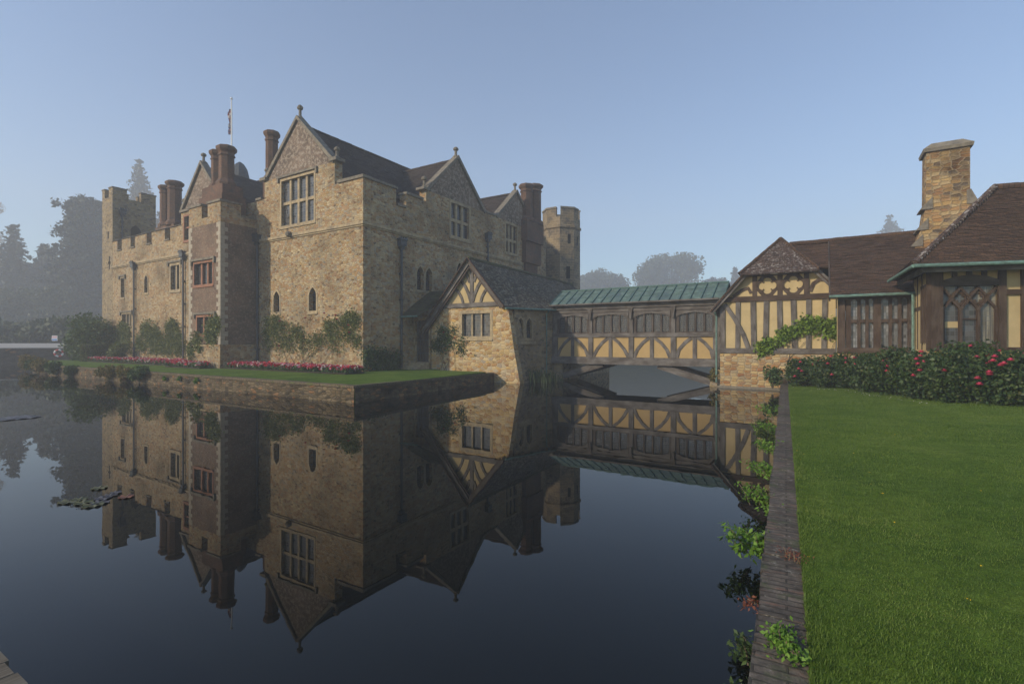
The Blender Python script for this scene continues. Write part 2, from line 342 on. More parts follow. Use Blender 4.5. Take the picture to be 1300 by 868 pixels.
    def rect(s, P, u0, u1, v0, v1, w0, w1, hint=None):
        q = [(u0, v0), (u1, v0), (u1, v1), (u0, v1)]
        h = hint
        if h is None and (u1 - u0) > 1.3 * (v1 - v0): h = tuple(Vector(P(1, 0, 0)) - Vector(P(0, 0, 0)))
        elif h is None: h = (0, 0, 1)
        if h == 'none': h = None
        s.add([P(u, v, w0) for u, v in q] + [P(u, v, w1) for u, v in q], [(0, 1, 2, 3), (4, 7, 6, 5), (0, 4, 5, 1), (1, 5, 6, 2), (2, 6, 7, 3), (3, 7, 4, 0)], h)
    def slab(s, eL, eR, rR, rL, t=.1, course=.115, jit=.012, step=.018, nu=None):
        """tiled slope in overlapping courses from the eave (eL,eR) to the ridge (rL,rR)"""
        eL, eR, rR, rL = map(Vector, (eL, eR, rR, rL))
        n = (eR - eL).cross(rL - eL)
        if n.length < 1e-6: n = (eR - eL).cross(rR - eL)
        n.normalize()
        if n.z < 0: n = -n
        ln = max((rL - eL).length, (rR - eR).length); k = max(2, int(ln / course)); nu = nu or max(2, int((eR - eL).length / .35))
        o = len(s.v); q = random.random() * 50
        for i in range(k + 1):
            for lo in (0, 1):
                fv = i / k
                a = eL.lerp(rL, fv); b = eR.lerp(rR, fv)
                for j in range(nu + 1):
                    p = a.lerp(b, j / nu)
                    hgt = jit * 2.2 * mnoise.noise(p * .7 + Vector((q, 0, 0))) + jit * .8 * (random.random() - .5)
                    # the course below ends thin (lo=0), the course above starts thick (lo=1)
                    p = p + n * (hgt + (step if lo else 0) + t)
                    if lo: p = p - (rL - eL).normalized() * (.012 + .012 * random.random())
                    s.v.append(tuple(p))
        W = nu + 1
        def idx(i, lo, j): return o + (i * 2 + lo) * W + j
        for i in range(k):
            for j in range(nu):
                s.f.append([idx(i, 1, j), idx(i, 1, j + 1), idx(i + 1, 0, j + 1), idx(i + 1, 0, j)]); s.h.append(None); s.m.append(s.mi)
                s.f.append([idx(i, 0, j), idx(i, 0, j + 1), idx(i, 1, j + 1), idx(i, 1, j)]); s.h.append(None); s.m.append(s.mi)
        # underside and edges
        top = [Vector(s.v[idx(0, 0, 0)]), Vector(s.v[idx(0, 0, nu)]), Vector(s.v[idx(k, 0, nu)]), Vector(s.v[idx(k, 0, 0)])]
        bot = [eL, eR, rR, rL]
        s.add(top + bot, [(4, 5, 6, 7), (0, 1, 5, 4), (1, 2, 6, 5), (2, 3, 7, 6), (3, 0, 4, 7)])
    def split(s, name, mats, parent):
        """each added block becomes a part of its own"""
        st = s.bs + [len(s.f)]; first = None
        for i, j in zip(st, st[1:]):
            ids = sorted({q for f in s.f[i:j] for q in f}); mp = {q: k for k, q in enumerate(ids)}
            b = MB(); b.v = [s.v[q] for q in ids]; b.f = [[mp[q] for q in f] for f in s.f[i:j]]; b.h = s.h[i:j]; b.m = s.m[i:j]; o = b.build(name, mats, parent); first = first or o
        return first
    def build(s, name, mats, parent=None, org=None, smooth=False):
        if not isinstance(mats, (list, tuple)): mats = [mats]
        if org is None: org = ORG[parent.name] if parent is not None else (0, 0, 0)
        me = bpy.data.meshes.new(name)
        V = np.array(s.v); me.from_pydata((V - np.array(org)).tolist(), [], s.f)
        for m in mats: me.materials.append(m)
        if len(mats) > 1: me.polygons.foreach_set('material_index', s.m)
        uv = me.uv_layers.new(name='UVMap'); data = np.zeros((len(me.loops), 2)); li = 0
        for p, h in zip(me.polygons, s.h):
            n = p.normal
            if h is not None:
                u = Vector(h) - n * n.dot(Vector(h))
                if u.length < .2: u = n.orthogonal()
            elif abs(n.z) > .985: u = Vector((1, 0, 0))
            else: u = Vector((0, 0, 1)).cross(n)
            u = np.array(u.normalized()); w = np.cross(np.array(n), u)
            if h is None and w[2] < 0: w = -w
            idx = list(p.vertices); P_ = V[idx]
            st = p.loop_start
            data[st:st + len(idx), 0] = P_ @ u; data[st:st + len(idx), 1] = P_ @ w
        uv.data.foreach_set('uv', data.ravel())
        if smooth: me.polygons.foreach_set('use_smooth', [True] * len(me.polygons))
        me.update()
        o = bpy.data.objects.new(name, me); col.objects.link(o)
        if parent is not None: o.parent = parent
        ORG[o.name] = org
        return o
def front(Y0): return lambda u, v, w: (u, Y0 + w, v)       # faces -Y
def east(X0): return lambda u, v, w: (X0 - w, u, v)        # faces +X
def plane(o, U, N): return lambda u, v, w: (o[0] + U[0] * u - N[0] * w, o[1] + U[1] * u - N[1] * w, v)

def rectloop(u0, u1, v0, v1): return [(u0, v0), (u1, v0), (u1, v1), (u0, v1)]
def lancet(u0, u1, v0, v1, off=0.):
    u0 -= off; u1 += off; v0 -= off; v1 += off * 1.3
    w = u1 - u0; sp = v1 - w * .75; c = (u0 + u1) / 2
    pts = [(u0, v0), (u1, v0), (u1, sp)]
    for k in (1, 2, 3): t = k / 4; pts.append((u1 - (w / 2) * t ** 1.7, sp + (v1 - sp) * t ** .85))
    pts.append((c, v1))
    for k in (3, 2, 1): t = k / 4; pts.append((u0 + (w / 2) * t ** 1.7, sp + (v1 - sp) * t ** .85))
    pts.append((u0, sp)); return pts
def ringwall(mb, P, inner, outer, w0, w1):
    n = len(inner)
    for i in range(n):
        j = (i + 1) % n; q = [inner[i], inner[j], outer[j], outer[i]]
        mb.add([P(u, v, w0) for u, v in q] + [P(u, v, w1) for u, v in q], [(0, 1, 2, 3), (3, 2, 6, 7), (0, 1, 5, 4), (4, 5, 6, 7)])
def window(parent, P, u0, u1, v0, v1, cols=1, rows=(), mat=None, glass=None, arch=False, mul=.13, sur=.16, hood=False, set_=.2, label=None, arched_lights=False):
    """returns the hole outline; builds window (surround, mullions, sill) > pane, hood_mould"""
    mat = mat or M['dressed']; glass = glass or M['glass']
    hole = lancet(u0, u1, v0, v1) if arch else rectloop(u0, u1, v0, v1)
    mb = MB()
    outer = lancet(u0, u1, v0, v1, sur) if arch else rectloop(u0 - sur, u1 + sur, v0 - sur, v1 + sur)
    ringwall(mb, P, hole, outer, -.018, .02)
    for k in range(1, cols): c = u0 + (u1 - u0) * k / cols; mb.rect(P, c - mul / 2, c + mul / 2, v0, v1, set_ - .11, set_ + .09)
    xs = [u0 + (u1 - u0) * k / cols for k in range(cols + 1)]
    for r in rows:
        for k in range(cols):
            mb.rect(P, xs[k] + (mul / 2 if k else 0), xs[k + 1] - (mul / 2 if k < cols - 1 else 0), r - mul / 2, r + mul / 2, set_ - .1, set_ + .08)
    if arched_lights:
        tops = list(rows) + [v1]
        for tp in tops:
            for k in range(cols):
                a = xs[k] + (mul / 2 if k else 0); b = xs[k + 1] - (mul / 2 if k < cols - 1 else 0); t_ = tp - (mul / 2 if tp != v1 else 0); r_ = (b - a) / 2
                for sx, e in ((1, a), (-1, b)):
                    mb.wall(P, [(e, t_ - .001), (e + sx * r_, t_ - .001), (e + sx * r_ * .45, t_ - r_ * .28), (e, t_ - r_ * .9)], depth=.1, w0=set_ - .06)
    mb.rect(P, u0 - sur, u1 + sur, v0 - sur - .07, v0 - sur, -.07, .02)
    w = mb.build('window', mat, parent)
    if label: w['label'] = label
    pb = MB(); pb.wall(P, hole, depth=.02, w0=set_ + .02)
    pb.build('pane', glass, w)
    if hood:
        hb = MB(); hb.rect(P, u0 - sur - .22, u1 + sur + .22, v1 + sur + .05, v1 + sur + .2, -.13, .02)
        for e in (u0 - sur - .22, u1 + sur + .06): hb.rect(P, e, e + .16, v1 + sur - .22, v1 + sur + .05, -.12, .02)
        hb.build('hood_mould', M['coping'], w)
    return hole
def finial(parent, x, y, z, h=1.0, r=.13, name='finial'):
    mb = MB(); k = h
    mb.lathe((x, y, z), [(r * 1.9, -.1), (r * 1.9, .05), (r * 1.1, .18 * k), (r * .8, .25 * k), (r * .75, .62 * k), (r * 1.5, .68 * k), (r * 1.7, .8 * k), (r * 1.2, .92 * k), (r * .3, 1.0 * k)], 8)
    return mb.build(name, M['coping'], parent)
def gable_coping(parent, P, pts, th=.26, over=.12, depth=.45):
    mb = MB(); mb.strip(P, pts, th, -over, depth); return mb.build('gable_coping', M['coping'], parent)
def stack(parent, shafts, base=None, name='chimney', basemat=None):
    """brick chimney: one or more octagonal shafts (x,y,z0,z1,r); base = list of (x0,x1,y0,y1,z0,z1)"""
    bb = MB()
    for q in base or []: bb.box(*q)
    if not base: bb.lathe((shafts[0][0], shafts[0][1], shafts[0][2] - .8), [(shafts[0][4] * 1.4, 0), (shafts[0][4] * 1.4, .5), (shafts[0][4] * 1.1, .8)], 8, math.pi / 8)
    root = bb.build(name, basemat or M['chimney'], parent)
    for x, y, z0, z1, r in shafts:
        r *= .92
        mb = MB(); h = z1 - z0
        mb.lathe((x, y, z0), [(r * 1.35, -.15), (r * 1.35, .1), (r * 1.1, .28), (r, .36), (r * .98, h - .75), (r * 1.12, h - .7), (r * 1.12, h - .62), (r * 1.0, h - .58), (r * 1.02, h - .45), (r * 1.28, h - .3), (r * 1.34, h - .22), (r * 1.34, h - .08), (r * 1.15, h), (r * .7, h + .02)], 8, math.pi / 8)
        mb.build('shaft', M['chimney'], root)
        pb = MB(); pb.lathe((x, y, z1), [(r * .4, -.1), (r * .36, .09), (r * .3, .09)], 10); pb.build('pot', M['redstone'], root)
    return root
def downpipe(parent, P, u, ztop, zbot, hop=True, mat=None):
    mb = MB(); mat = mat or M['lead']
    a, b = P(u, ztop, -.13), P(u, zbot, -.13)
    mb.tube([a, b], .075, 8)
    for k in range(1, 5): z = ztop + (zbot - ztop) * k / 4.6; mb.rect(P, u - .13, u + .13, z - .05, z + .05, -.16, .0)
    o = mb.build('downpipe', mat, parent)
    if hop:
        hb = MB()
        hb.rect(P, u - .27, u + .27, ztop + .12, ztop + .5, -.34, -.003); hb.rect(P, u - .32, u + .32, ztop + .5, ztop + .6, -.4, -.003); hb.rect(P, u - .16, u + .16, ztop - .1, ztop + .12, -.26, -.003)
        for q in (-.22, 0, .22): hb.rect(P, u + q - .05, u + q + .05, ztop + .6, ztop + .7, -.38, -.28)
        hb.build('hopper_head', mat, o)
    return o
def ridge_row(parent, a, b, r=.13, step=.3, mat=None, name='ridge_tiles', bonnet=False):
    a, b = Vector(a), Vector(b); n = max(2, int((b - a).length / step)); mb = MB()
    for i in range(n):
        p = a.lerp(b, i / n); q = a.lerp(b, (i + 1.0) / n); j = Vector((0, 0, (random.random() - .5) * .02))
        if bonnet: mb.tube([p + j, q + j + Vector((0, 0, .05))], [r * 1.15, r * .75], 8)
        else: mb.tube([p + j, q + j], [r, r * 1.04], 8)
    return mb.build(name, mat or M['tile'], parent)

# ------------------------------------------------------------------ leaves
def leaf_obj(name, cen, size, mat, parent=None, org=(0, 0, 0), aspect=1.7, up=.0, mats=None, mi=None, flat=None, smooth=False):
    cen = np.asarray(cen, float); n = len(cen); size = np.broadcast_to(np.asarray(size, float), (n,)) * rng.uniform(.65, 1.3, n)
    a = rng.normal(size=(n, 3)); a[:, 2] += up; a /= np.linalg.norm(a, axis=1)[:, None]
    t = rng.normal(size=(n, 3))
    if flat is not None: t = t * .6 + np.cross(a, np.asarray(flat, float)); 
    b = np.cross(a, t) if flat is None else t - (t * a).sum(1)[:, None] * a
    b /= np.linalg.norm(b, axis=1)[:, None] + 1e-9; nn = np.cross(a, b)
    ha = a * (size * aspect / 2)[:, None]; hb = b * (size / 2)[:, None]; fold = nn * (size * .12)[:, None]
    v = np.stack([cen - ha, cen + hb - ha * .15 + fold, cen + ha, cen - hb - ha * .15 + fold], 1).reshape(-1, 3) - np.array(org)
    me = bpy.data.meshes.new(name); me.vertices.add(4 * n); me.vertices.foreach_set('co', v.ravel())
    me.loops.add(4 * n); me.loops.foreach_set('vertex_index', np.arange(4 * n, dtype=np.int32))
    me.polygons.add(n); me.polygons.foreach_set('loop_start', np.arange(0, 4 * n, 4, dtype=np.int32)); me.polygons.foreach_set('loop_total', np.full(n, 4, np.int32))
    for m in (mats or [mat]): me.materials.append(m)
    if mi is not None: me.polygons.foreach_set('material_index', np.asarray(mi, np.int32))
    me.update(); me.validate()
    o = bpy.data.objects.new(name, me); col.objects.link(o)
    if parent is not None: o.parent = parent
    return o
def clumps(centres, n, sig, flat=1.):
    centres = np.asarray(centres, float); k = rng.integers(0, len(centres), n)
    d = np.clip(rng.normal(size=(n, 3)), -1.7, 1.7); r_ = np.linalg.norm(d, axis=1)[:, None]; d = d * np.minimum(1, 1.9 / (r_ + 1e-6)) * np.broadcast_to(np.asarray(sig, float), (len(centres),))[k][:, None]; d[:, 2] *= flat
    return centres[k] + d
def pA(arr):
    """frame A points to world"""
    arr = np.asarray(arr, float); out = np.zeros_like(arr); out[:, :2] = CO + arr[:, :1] * UX + arr[:, 1:2] * UY; out[:, 2] = arr[:, 2]; return out

# ------------------------------------------------------------------ the setting: ground, water, lawns
def sheet(name, poly, z, mat, frameA=True, depth=0, kind='structure', sub=0):
    mb = MB(); P = [(AW(*p) if frameA else (p[0], p[1], 0)) for p in poly]
    tr = tessellate_polygon([[Vector((p[0], p[1], 0)) for p in P]])
    mb.add([(p[0], p[1], z) for p in P], tr)
    if depth:
        for i in range(len(P)):
            a, b = P[i], P[(i + 1) % len(P)]; mb.add([(a[0], a[1], z), (b[0], b[1], z), (b[0], b[1], z - depth), (a[0], a[1], z - depth)], [(0, 1, 2, 3)])
    o = mb.build(name, mat); o['kind'] = kind; return o
M['earth'] = plain('earth', (.05, .055, .03), .4, .4, .95, 0, None, .4)
M['gravel'] = plain('pale_gravel', (.34, .32, .29), .15, 8, .95, 0, None, .3)
sheet('ground', [(-250, -50), (250, -50), (250, 325), (-250, 325)], -1.2, M['earth'], False)
sheet('water', [(-90, -30), (60, -30), (60, 74), (-90, 74)], 0, M['water'], False)

def bz(x, y):
    """height of the land beyond the moat: a rise to a hill far off"""
    q = max(0, min(1, (y - 100) / 170)); z = 2.2 + 20 * q * q * (3 - 2 * q) + .4 * mnoise.noise(Vector((x * .05, y * .05, 0)))
    k = max(0, min(1, (x + 38) / 12)); q2 = max(0, min(1, (y - 76) / 60))
    return z - k * 1.3 * (1 - q2) + k * 4 * q2
def far_bank():
    """bank beyond the moat, carrying the trees"""
    mb = MB(); nx, ny = 100, 40; vs = []
    for j in range(ny + 1):
        for i in range(nx + 1):
            x = -245 + 490 * i / nx; e = 60 + 14 * max(0, min(1, (x + 40) / 60)); y = e + (318 - e) * (j / ny) ** 1.8
            z = -1.1 if j == 0 else bz(x, y) - max(0, .5 - .09 * j)
            vs.append((x, y, z))
    mb.add(vs, [(j * (nx + 1) + i, j * (nx + 1) + i + 1, (j + 1) * (nx + 1) + i + 1, (j + 1) * (nx + 1) + i) for j in range(ny) for i in range(nx)])
    o = mb.build('bank', M['earth'], smooth=True); o['kind'] = 'structure'
far_bank()

# island terrace and the garden bank on the right
isl = [(7.5, -7.14), (-28, -7.1), (-36, -5.6), (-40.0, -4.2), (-41.5, 3), (-41, 34), (2.2, 34), (2.2, 3.6), (6.55, 3.6)]
def lawn_island():
    sheet('island_lawn', isl, .70, M['lawn'], True, 1.6)
lawn_island()
W0 = np.array([1.5, 3.08]); WD = np.array([.478, .878]); WN = np.array([.878, -.478])          # the garden wall's water edge, its direction, its land side
def gz(x, y):
    t = (np.array([x, y]) - W0) @ WN
    return .40 + .055 * max(0, t) + .012 * mnoise.noise(Vector((x * .6, y * .6, 3))) if t < 8 else .84 + .012 * mnoise.noise(Vector((x * .6, y * .6, 3)))
def garden_lawn():
    mb = MB(); nt_, ns = 60, 90; vs = []
    for j in range(ns + 1):
        for i in range(nt_ + 1):
            s = -8 + 36 * j / ns; t = .30 + 30 * (i / nt_) ** 1.7
            p = W0 + WD * s + WN * t; vs.append((p[0], p[1], gz(p[0], p[1])))
    mb.add(vs, [(j * (nt_ + 1) + i, j * (nt_ + 1) + i + 1, (j + 1) * (nt_ + 1) + i + 1, (j + 1) * (nt_ + 1) + i) for j in range(ns) for i in range(nt_)])
    o = mb.build('garden_lawn', M['lawn'], smooth=True); o['kind'] = 'structure'
garden_lawn()

# ------------------------------------------------------------------ the castle
castle = thing('castle', -18, 6, .7, 'large ochre stone castle with brick gables and battlements standing across the moat', 'castle')
FR, EA = front(0), east(0)
ST, BR = M['stone'], M['brick']
holes = [window(castle, FR, -8.15, -4.65, 10.5, 13.6, 4, (12.05,), hood=True, glass=M['glass_big'], mul=.2, label='tall eight-light stone window under the front gable'),
         window(castle, FR, -9.05, -8.38, 4.6, 6.05, arch=True, set_=.3, label='small pointed window near the brick bay'),
         window(castle, FR, -5.15, -4.42, 4.55, 6.1, arch=True, set_=.3, label='small pointed window above the climbing rose')]
mb = MB(); mb.wall(FR, [(-11.1, .3), (0, .3), (0, 12.5), (-2.6, 12.5), (-2.6, 13.96), (-10.13, 13.96), (-10.13, 12.7), (-11.1, 12.7)], holes, .6)
mb.build('front_wall', ST, castle)
mb = MB(); mb.wall(FR, [(-9.75, 13.96), (-2.95, 13.96), (-6.35, 17.45)], [], .45, w0=.02); mb.build('gable', M['brick_gable'], castle)['label'] = 'brick front gable above the eight-light window'
gable_coping(castle, FR, [(-10.1, 13.95), (-6.35, 17.62), (-2.6, 13.95)])
mb = MB()
for u in (-10.1, -2.6): mb.rect(FR, u - .34, u + .34, 13.97, 14.18, -.2, .55)
mb.rect(FR, -2.26, .1, 12.5, 12.68, -.1, .65); mb.rect(FR, -11.1, -10.45, 12.7, 12.86, -.1, .65)
mb.split('coping', M['coping'], castle)
finial(castle, -6.35, .18, 17.6, .95, .12)
for u in (-10.1, -2.6): finial(castle, u, .18, 14.2, .75, .12)
# string course
mb = MB()
mb.rect(FR, -11.1, .14, 9.66, 9.84, -.14, 0); mb.rect(FR, -11.1, .07, 9.56, 9.66, -.07, 0)
mb.rect(EA, 0.002, 19.0, 9.66, 9.84, -.14, 0); mb.rect(EA, .002, 19.0, 9.56, 9.66, -.07, 0)
mb.rect(FR, -35.3, -15.3, 9.72, 9.9, -.14, 0); mb.rect(FR, -35.3, -15.3, 9.62, 9.72, -.07, 0)
mb.build('string_course', M['dressed'], castle)
mb = MB(); mb.lathe((-7.05, -.2, 9.62), [(.05, 0), (.2, .08), (.24, .22), (.15, .34), (.02, .38)], 8); mb.build('carved_boss', M['coping'], castle)
# east side
holes = [window(castle, EA, 8.5, 10.75, 10.55, 13.0, 3, (11.75,), mul=.24, sur=.22, label='tall three-light window in the middle east gable'),
         window(castle, EA, 16.2, 18.1, 10.5, 12.95, 3, (11.6,), mul=.22, sur=.18, label='tall three-light window beside the east chimney')]
for a in (4.75, 5.66): holes.append(window(castle, EA, a, a + .7, 6.1, 7.75, arch=True, sur=.1, set_=.28))
for a in (9.2, 10.1): holes.append(window(castle, EA, a, a + .7, 6.9, 8.6, arch=True, sur=.1, set_=.28))
mb = MB(); mb.wall(EA, [(.6, .3), (23.2, .3), (23.2, 13.2), (5.7, 13.2), (5.7, 12.4), (3.71, 12.4), (3.71, 11.45), (2.78, 11.45), (2.78, 12.5), (.6, 12.5)], holes, .6)
mb.build('east_wall', ST, castle)
mb = MB(); mb.wall(EA, [(6.0, 13.2), (12.6, 13.2), (9.3, 16.45)], [], .45, w0=.02); mb.build('gable', M['brick_gable'], castle)['label'] = 'brick gable in the middle of the east side'
mb = MB(); mb.wall(EA, [(14.9, 13.2), (21.1, 13.2), (18.0, 16.05)], [], .45, w0=.02); mb.build('gable', M['brick_gable'], castle)['label'] = 'brick gable beside the twin east chimney'
gable_coping(castle, EA, [(5.68, 13.2), (9.3, 16.65), (12.92, 13.2)]); gable_coping(castle, EA, [(14.6, 13.2), (18.0, 16.25), (21.4, 13.2)])
mb = MB()
for a, b, z in ((.65, 2.85, 12.5), (2.85, 3.65, 11.45), (3.65, 5.35, 12.4), (5.35, 6.1, 13.2), (13.0, 14.5, 13.2)): mb.rect(EA, a, b, z, z + .16, -.1, .65)
mb.split('coping', M['coping'], castle)
finial(castle, -.18, 9.3, 16.65, .8, .13); finial(castle, -.18, 5.7, 13.36, .85, .12); finial(castle, -.18, 18.0, 16.25, .8, .12)
stack(castle, [(.1, 19.65, 13.9, 17.25, .62), (.1, 21.25, 13.9, 17.65, .66)], [(-.55, .62, 18.85, 22.05, 11.9, 13.85), (-.55, .42, 19.0, 21.9, 9.9, 11.9), (-.5, .2, 19.3, 21.6, 9.0, 9.9)])['label'] = 'twin brick chimney stack corbelled out over the east side'
mb = MB(); mb.wall(plane((-1.6, 0), (0, 1), (1, 0)), [(23.2, .3), (27.6, .3), (27.6, 12.8), (23.2, 12.8)], [], .5); mb.box(-1.6, -.002, 23.2, 23.7, .3, 13.1); mb.build('recessed_wall', M['stone_grey'], castle)
# far octagonal tower
tx, ty, tr = -.55, 28.3, 2.05
mb = MB(); mb.lathe((tx, ty, 0), [(tr, .3), (tr, 14.5), (tr * 1.06, 14.6), (tr * 1.06, 14.8), (tr, 14.9), (tr, 15.75), (tr - .35, 15.75)], 8, math.pi / 8)
def oct_pt(k, r, f): 
    a0 = math.pi / 8 + k * math.pi / 4; a1 = a0 + math.pi / 4
    return (tx + r * (math.cos(a0) * (1 - f) + math.cos(a1) * f), ty + r * (math.sin(a0) * (1 - f) + math.sin(a1) * f))
tow = mb.build('tower', M['ashlar'], castle); tow['label'] = 'octagonal ashlar turret at the far end of the east side'
mb = MB(); cb = MB()
for k in range(8):
    for f0, f1 in (((0, .72),) if k % 2 else ((.04, 1),)):
        q = [oct_pt(k, tr, f0), oct_pt(k, tr, f1), oct_pt(k, tr - .4, f1), oct_pt(k, tr - .4, f0)]
        mb.add([(x, y, z) for z in (15.752, 16.62) for x, y in q], [(0, 1, 5, 4), (1, 2, 6, 5), (2, 3, 7, 6), (3, 0, 4, 7), (4, 5, 6, 7)])
        q = [oct_pt(k, tr + .08, f0), oct_pt(k, tr + .08, f1), oct_pt(k, tr - .48, f1), oct_pt(k, tr - .48, f0)]
        cb.add([(x, y, z) for z in (16.623, 16.8) for x, y in q], [(0, 1, 5, 4), (1, 2, 6, 5), (2, 3, 7, 6), (3, 0, 4, 7), (4, 5, 6, 7), (0, 1, 2, 3)])
mb.split('battlement', M['ashlar'], tow); cb.split('coping', M['coping'], tow)
for k, f0, f1, z0, z1 in ((6, .55, .75, 12.9, 13.9), (6, .45, .72, 9.2, 10.5), (7, .45, .62, 12.9, 13.8)):
    a, b = oct_pt(k, tr + .015, f0), oct_pt(k, tr + .015, f1); a2, b2 = oct_pt(k, tr - .1, f0), oct_pt(k, tr - .1, f1)
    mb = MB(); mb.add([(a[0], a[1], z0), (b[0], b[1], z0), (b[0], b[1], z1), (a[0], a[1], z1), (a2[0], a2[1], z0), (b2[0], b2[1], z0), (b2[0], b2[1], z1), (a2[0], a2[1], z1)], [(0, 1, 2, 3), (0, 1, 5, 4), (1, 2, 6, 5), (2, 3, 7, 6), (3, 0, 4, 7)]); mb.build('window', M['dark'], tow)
# west wing, its battlements and brick gable
holes = [window(castle, FR, -33.45, -32.7, 6.75, 8.6, hood=True, sur=.1), window(castle, FR, -28.6, -27.95, 6.95, 8.55, arch=True, sur=.12),
         window(castle, FR, -23.75, -22.25, 6.95, 9.0, 2, hood=True, sur=.2, mul=.2, label='two-light hooded window beside the downpipe'), window(castle, FR, -33.2, -31.25, 4.0, 5.15, 3, hood=True, sur=.1),
         window(castle, FR, -29.05, -28.3, 2.8, 4.0, sur=.1), window(castle, FR, -23.5, -22.6, 3.2, 4.1, sur=.1),
         window(castle, FR, -21.45, -20.65, 10.95, 12.9, 1, (12.0,), mat=M['redstone'], sur=.16, label='brick-framed window below the west gable')]
cren = [(-34.24, -33.28), (-31.42, -30.53), (-28.21, -27.24), (-24.83, -23.86)]
out = [(-35.3, .3), (-15.3, .3), (-15.3, 13.3), (-22.0, 13.3), (-22.0, 12.3)]
for a, b in reversed(cren): out += [(b, 12.3), (b, 11.25), (a, 11.25), (a, 12.3)]
out += [(-35.3, 12.3)]
mb = MB(); mb.wall(FR, out, holes, .55, w0=.01); mb.build('wing_wall', ST, castle)
mb = MB(); mb.wall(FR, [(-15.29, .3), (-11.11, .3), (-11.11, 12.68), (-15.29, 12.68)], [], .5, w0=.06); mb.build('wing_wall', ST, castle)
mb = MB(); ed = [-35.3] + [v for c in cren for v in c] + [-22.0]
for a, b in zip(ed[::2], ed[1::2]): mb.add([FR(a - .06, 12.303, -.1), FR(b + .06, 12.303, -.1), FR(b + .06, 12.303, .66), FR(a - .06, 12.303, .66), FR(a, 12.52, .28), FR(b, 12.52, .28)], [(0, 1, 5, 4), (3, 2, 5, 4), (0, 4, 3), (1, 2, 5), (0, 1, 2, 3)])
for a, b in cren: mb.rect(FR, a, b, 11.252, 11.36, -.08, .62)
mb.rect(FR, -22.06, -15.2, 13.302, 13.5, -.12, .62); mb.split('coping', M['coping'], castle)
mb = MB(); mb.wall(FR, [(-21.5, 13.5), (-15.95, 13.5), (-18.75, 16.75)], [], .45, w0=.05); mb.build('gable', M['brick_gable'], castle)['label'] = 'brick west gable left of the bay chimneys'
gable_coping(castle, FR, [(-21.85, 13.5), (-18.75, 16.95), (-15.65, 13.5)]); finial(castle, -18.75, .18, 16.95, .8, .13); finial(castle, -21.85, .18, 13.6, .95, .12)
stack(castle, [(-27.2, 1.1, 13.0, 16.7, .47), (-25.5, 1.1, 13.0, 16.8, .6)], [(-28.0, -24.6, .62, 1.8, 11.0, 12.9)])['label'] = 'twin brick chimney stack behind the wing battlements'
# left tower
mb = MB(); mb.box(-37.7, -35.302, 0, 3.75, .3, 16.75)
tow = mb.build('tower', M['stone_grey'], castle); tow['label'] = 'square battlemented tower at the left corner'
mb = MB(); cb = MB()
for x0, x1, y0, y1 in ((-37.7, -37.1, 0, .4), (-36.15, -35.302, 0, .4), (-35.7, -35.302, .4, 1.2), (-35.7, -35.302, 2.42, 3.75), (-37.7, -37.3, 1.0, 2.1), (-37.7, -37.3, 2.9, 3.75), (-36.9, -36.1, 3.35, 3.75)):
    mb.box(x0, x1, y0, y1, 16.752, 17.6); cb.box(x0 - .05, x1 + .05, y0 - .05, y1 + .05, 17.602, 17.72)
mb.split('battlement', M['stone_grey'], tow); cb.split('coping', M['coping'], tow)
for u0, u1, v0, v1 in ((-36.42, -36.15, 12.7, 13.4), (-36.12, -35.92, 9.65, 10.95), (-36.3, -35.74, 10.2, 10.42)):
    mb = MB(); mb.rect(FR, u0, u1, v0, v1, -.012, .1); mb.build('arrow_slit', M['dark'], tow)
PT = plane((-35.302, 0), (0, 1), (1, 0)); ph = lancet(1.5, 2.4, 12.9, 14.3)
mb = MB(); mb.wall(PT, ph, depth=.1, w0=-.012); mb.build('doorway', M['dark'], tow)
# brick bay
YB = -2.57; FB = front(YB)
holes = [window(castle, FB, -14.55, -12.1, 6.55, 8.05, 3, mat=M['redstone'], hood=True, sur=.14, mul=.2, label='upper red three-light window of the brick bay'), window(castle, FB, -14.15, -12.0, 3.1, 4.25, 3, mat=M['redstone'], hood=True, sur=.14, mul=.18, label='lower red three-light window of the brick bay')]
bay = MB(); bay.wall(FB, [(-15.3, 2.32), (-11.1, 2.32), (-11.1, 10.7), (-15.3, 10.7)], holes, .5); bay.box(-11.6, -11.1, YB + .502, -.002, 2.32, 10.7); bay.box(-15.3, -14.8, YB + .502, -.002, 2.32, 10.7); bay.box(-14.8, -11.6, -2.0, -.2, 10.3, 10.6)
bo = bay.build('brick_bay', BR, castle)
mb = MB(); mb.wall(FB, [(-15.3, 10.702), (-11.1, 10.702), (-11.1, 12.1), (-12.75, 12.1), (-12.75, 11.2), (-13.55, 11.2), (-13.55, 12.1), (-15.3, 12.1)], [], .45)
mb.box(-11.55, -11.1, YB + .452, -1.15, 10.702, 12.1); mb.box(-11.55, -11.1, -1.15, -.002, 10.702, 11.3); mb.box(-15.3, -14.85, YB + .452, -.002, 10.702, 12.1); mb.build('bay_parapet', ST, castle)
mb = MB(); mb.box(-15.36, -11.04, YB - .06, -.002, .3, 2.2); mb.box(-15.42, -10.98, YB - .12, -.002, 2.2, 2.318); mb.build('bay_plinth', ST, castle)
mb = MB(); k = 0; z = 2.33
while z < 10.4:
    h = .26 + .1 * random.random(); a = .5 if k % 2 else .28; b = .28 if k % 2 else .5
    mb.box(-11.1 - a, -11.085, YB - .015, YB + b, z, z + h - .01); mb.box(-15.315, -15.3 + a, YB - .015, YB + b, z, z + h - .01); z += h; k += 1
mb.build('quoins', M['quoin'], castle)
mb = MB()
for a, b in ((-15.36, -13.5), (-12.8, -11.04)): mb.rect(FB, a, b, 12.103, 12.26, -.08, .5)
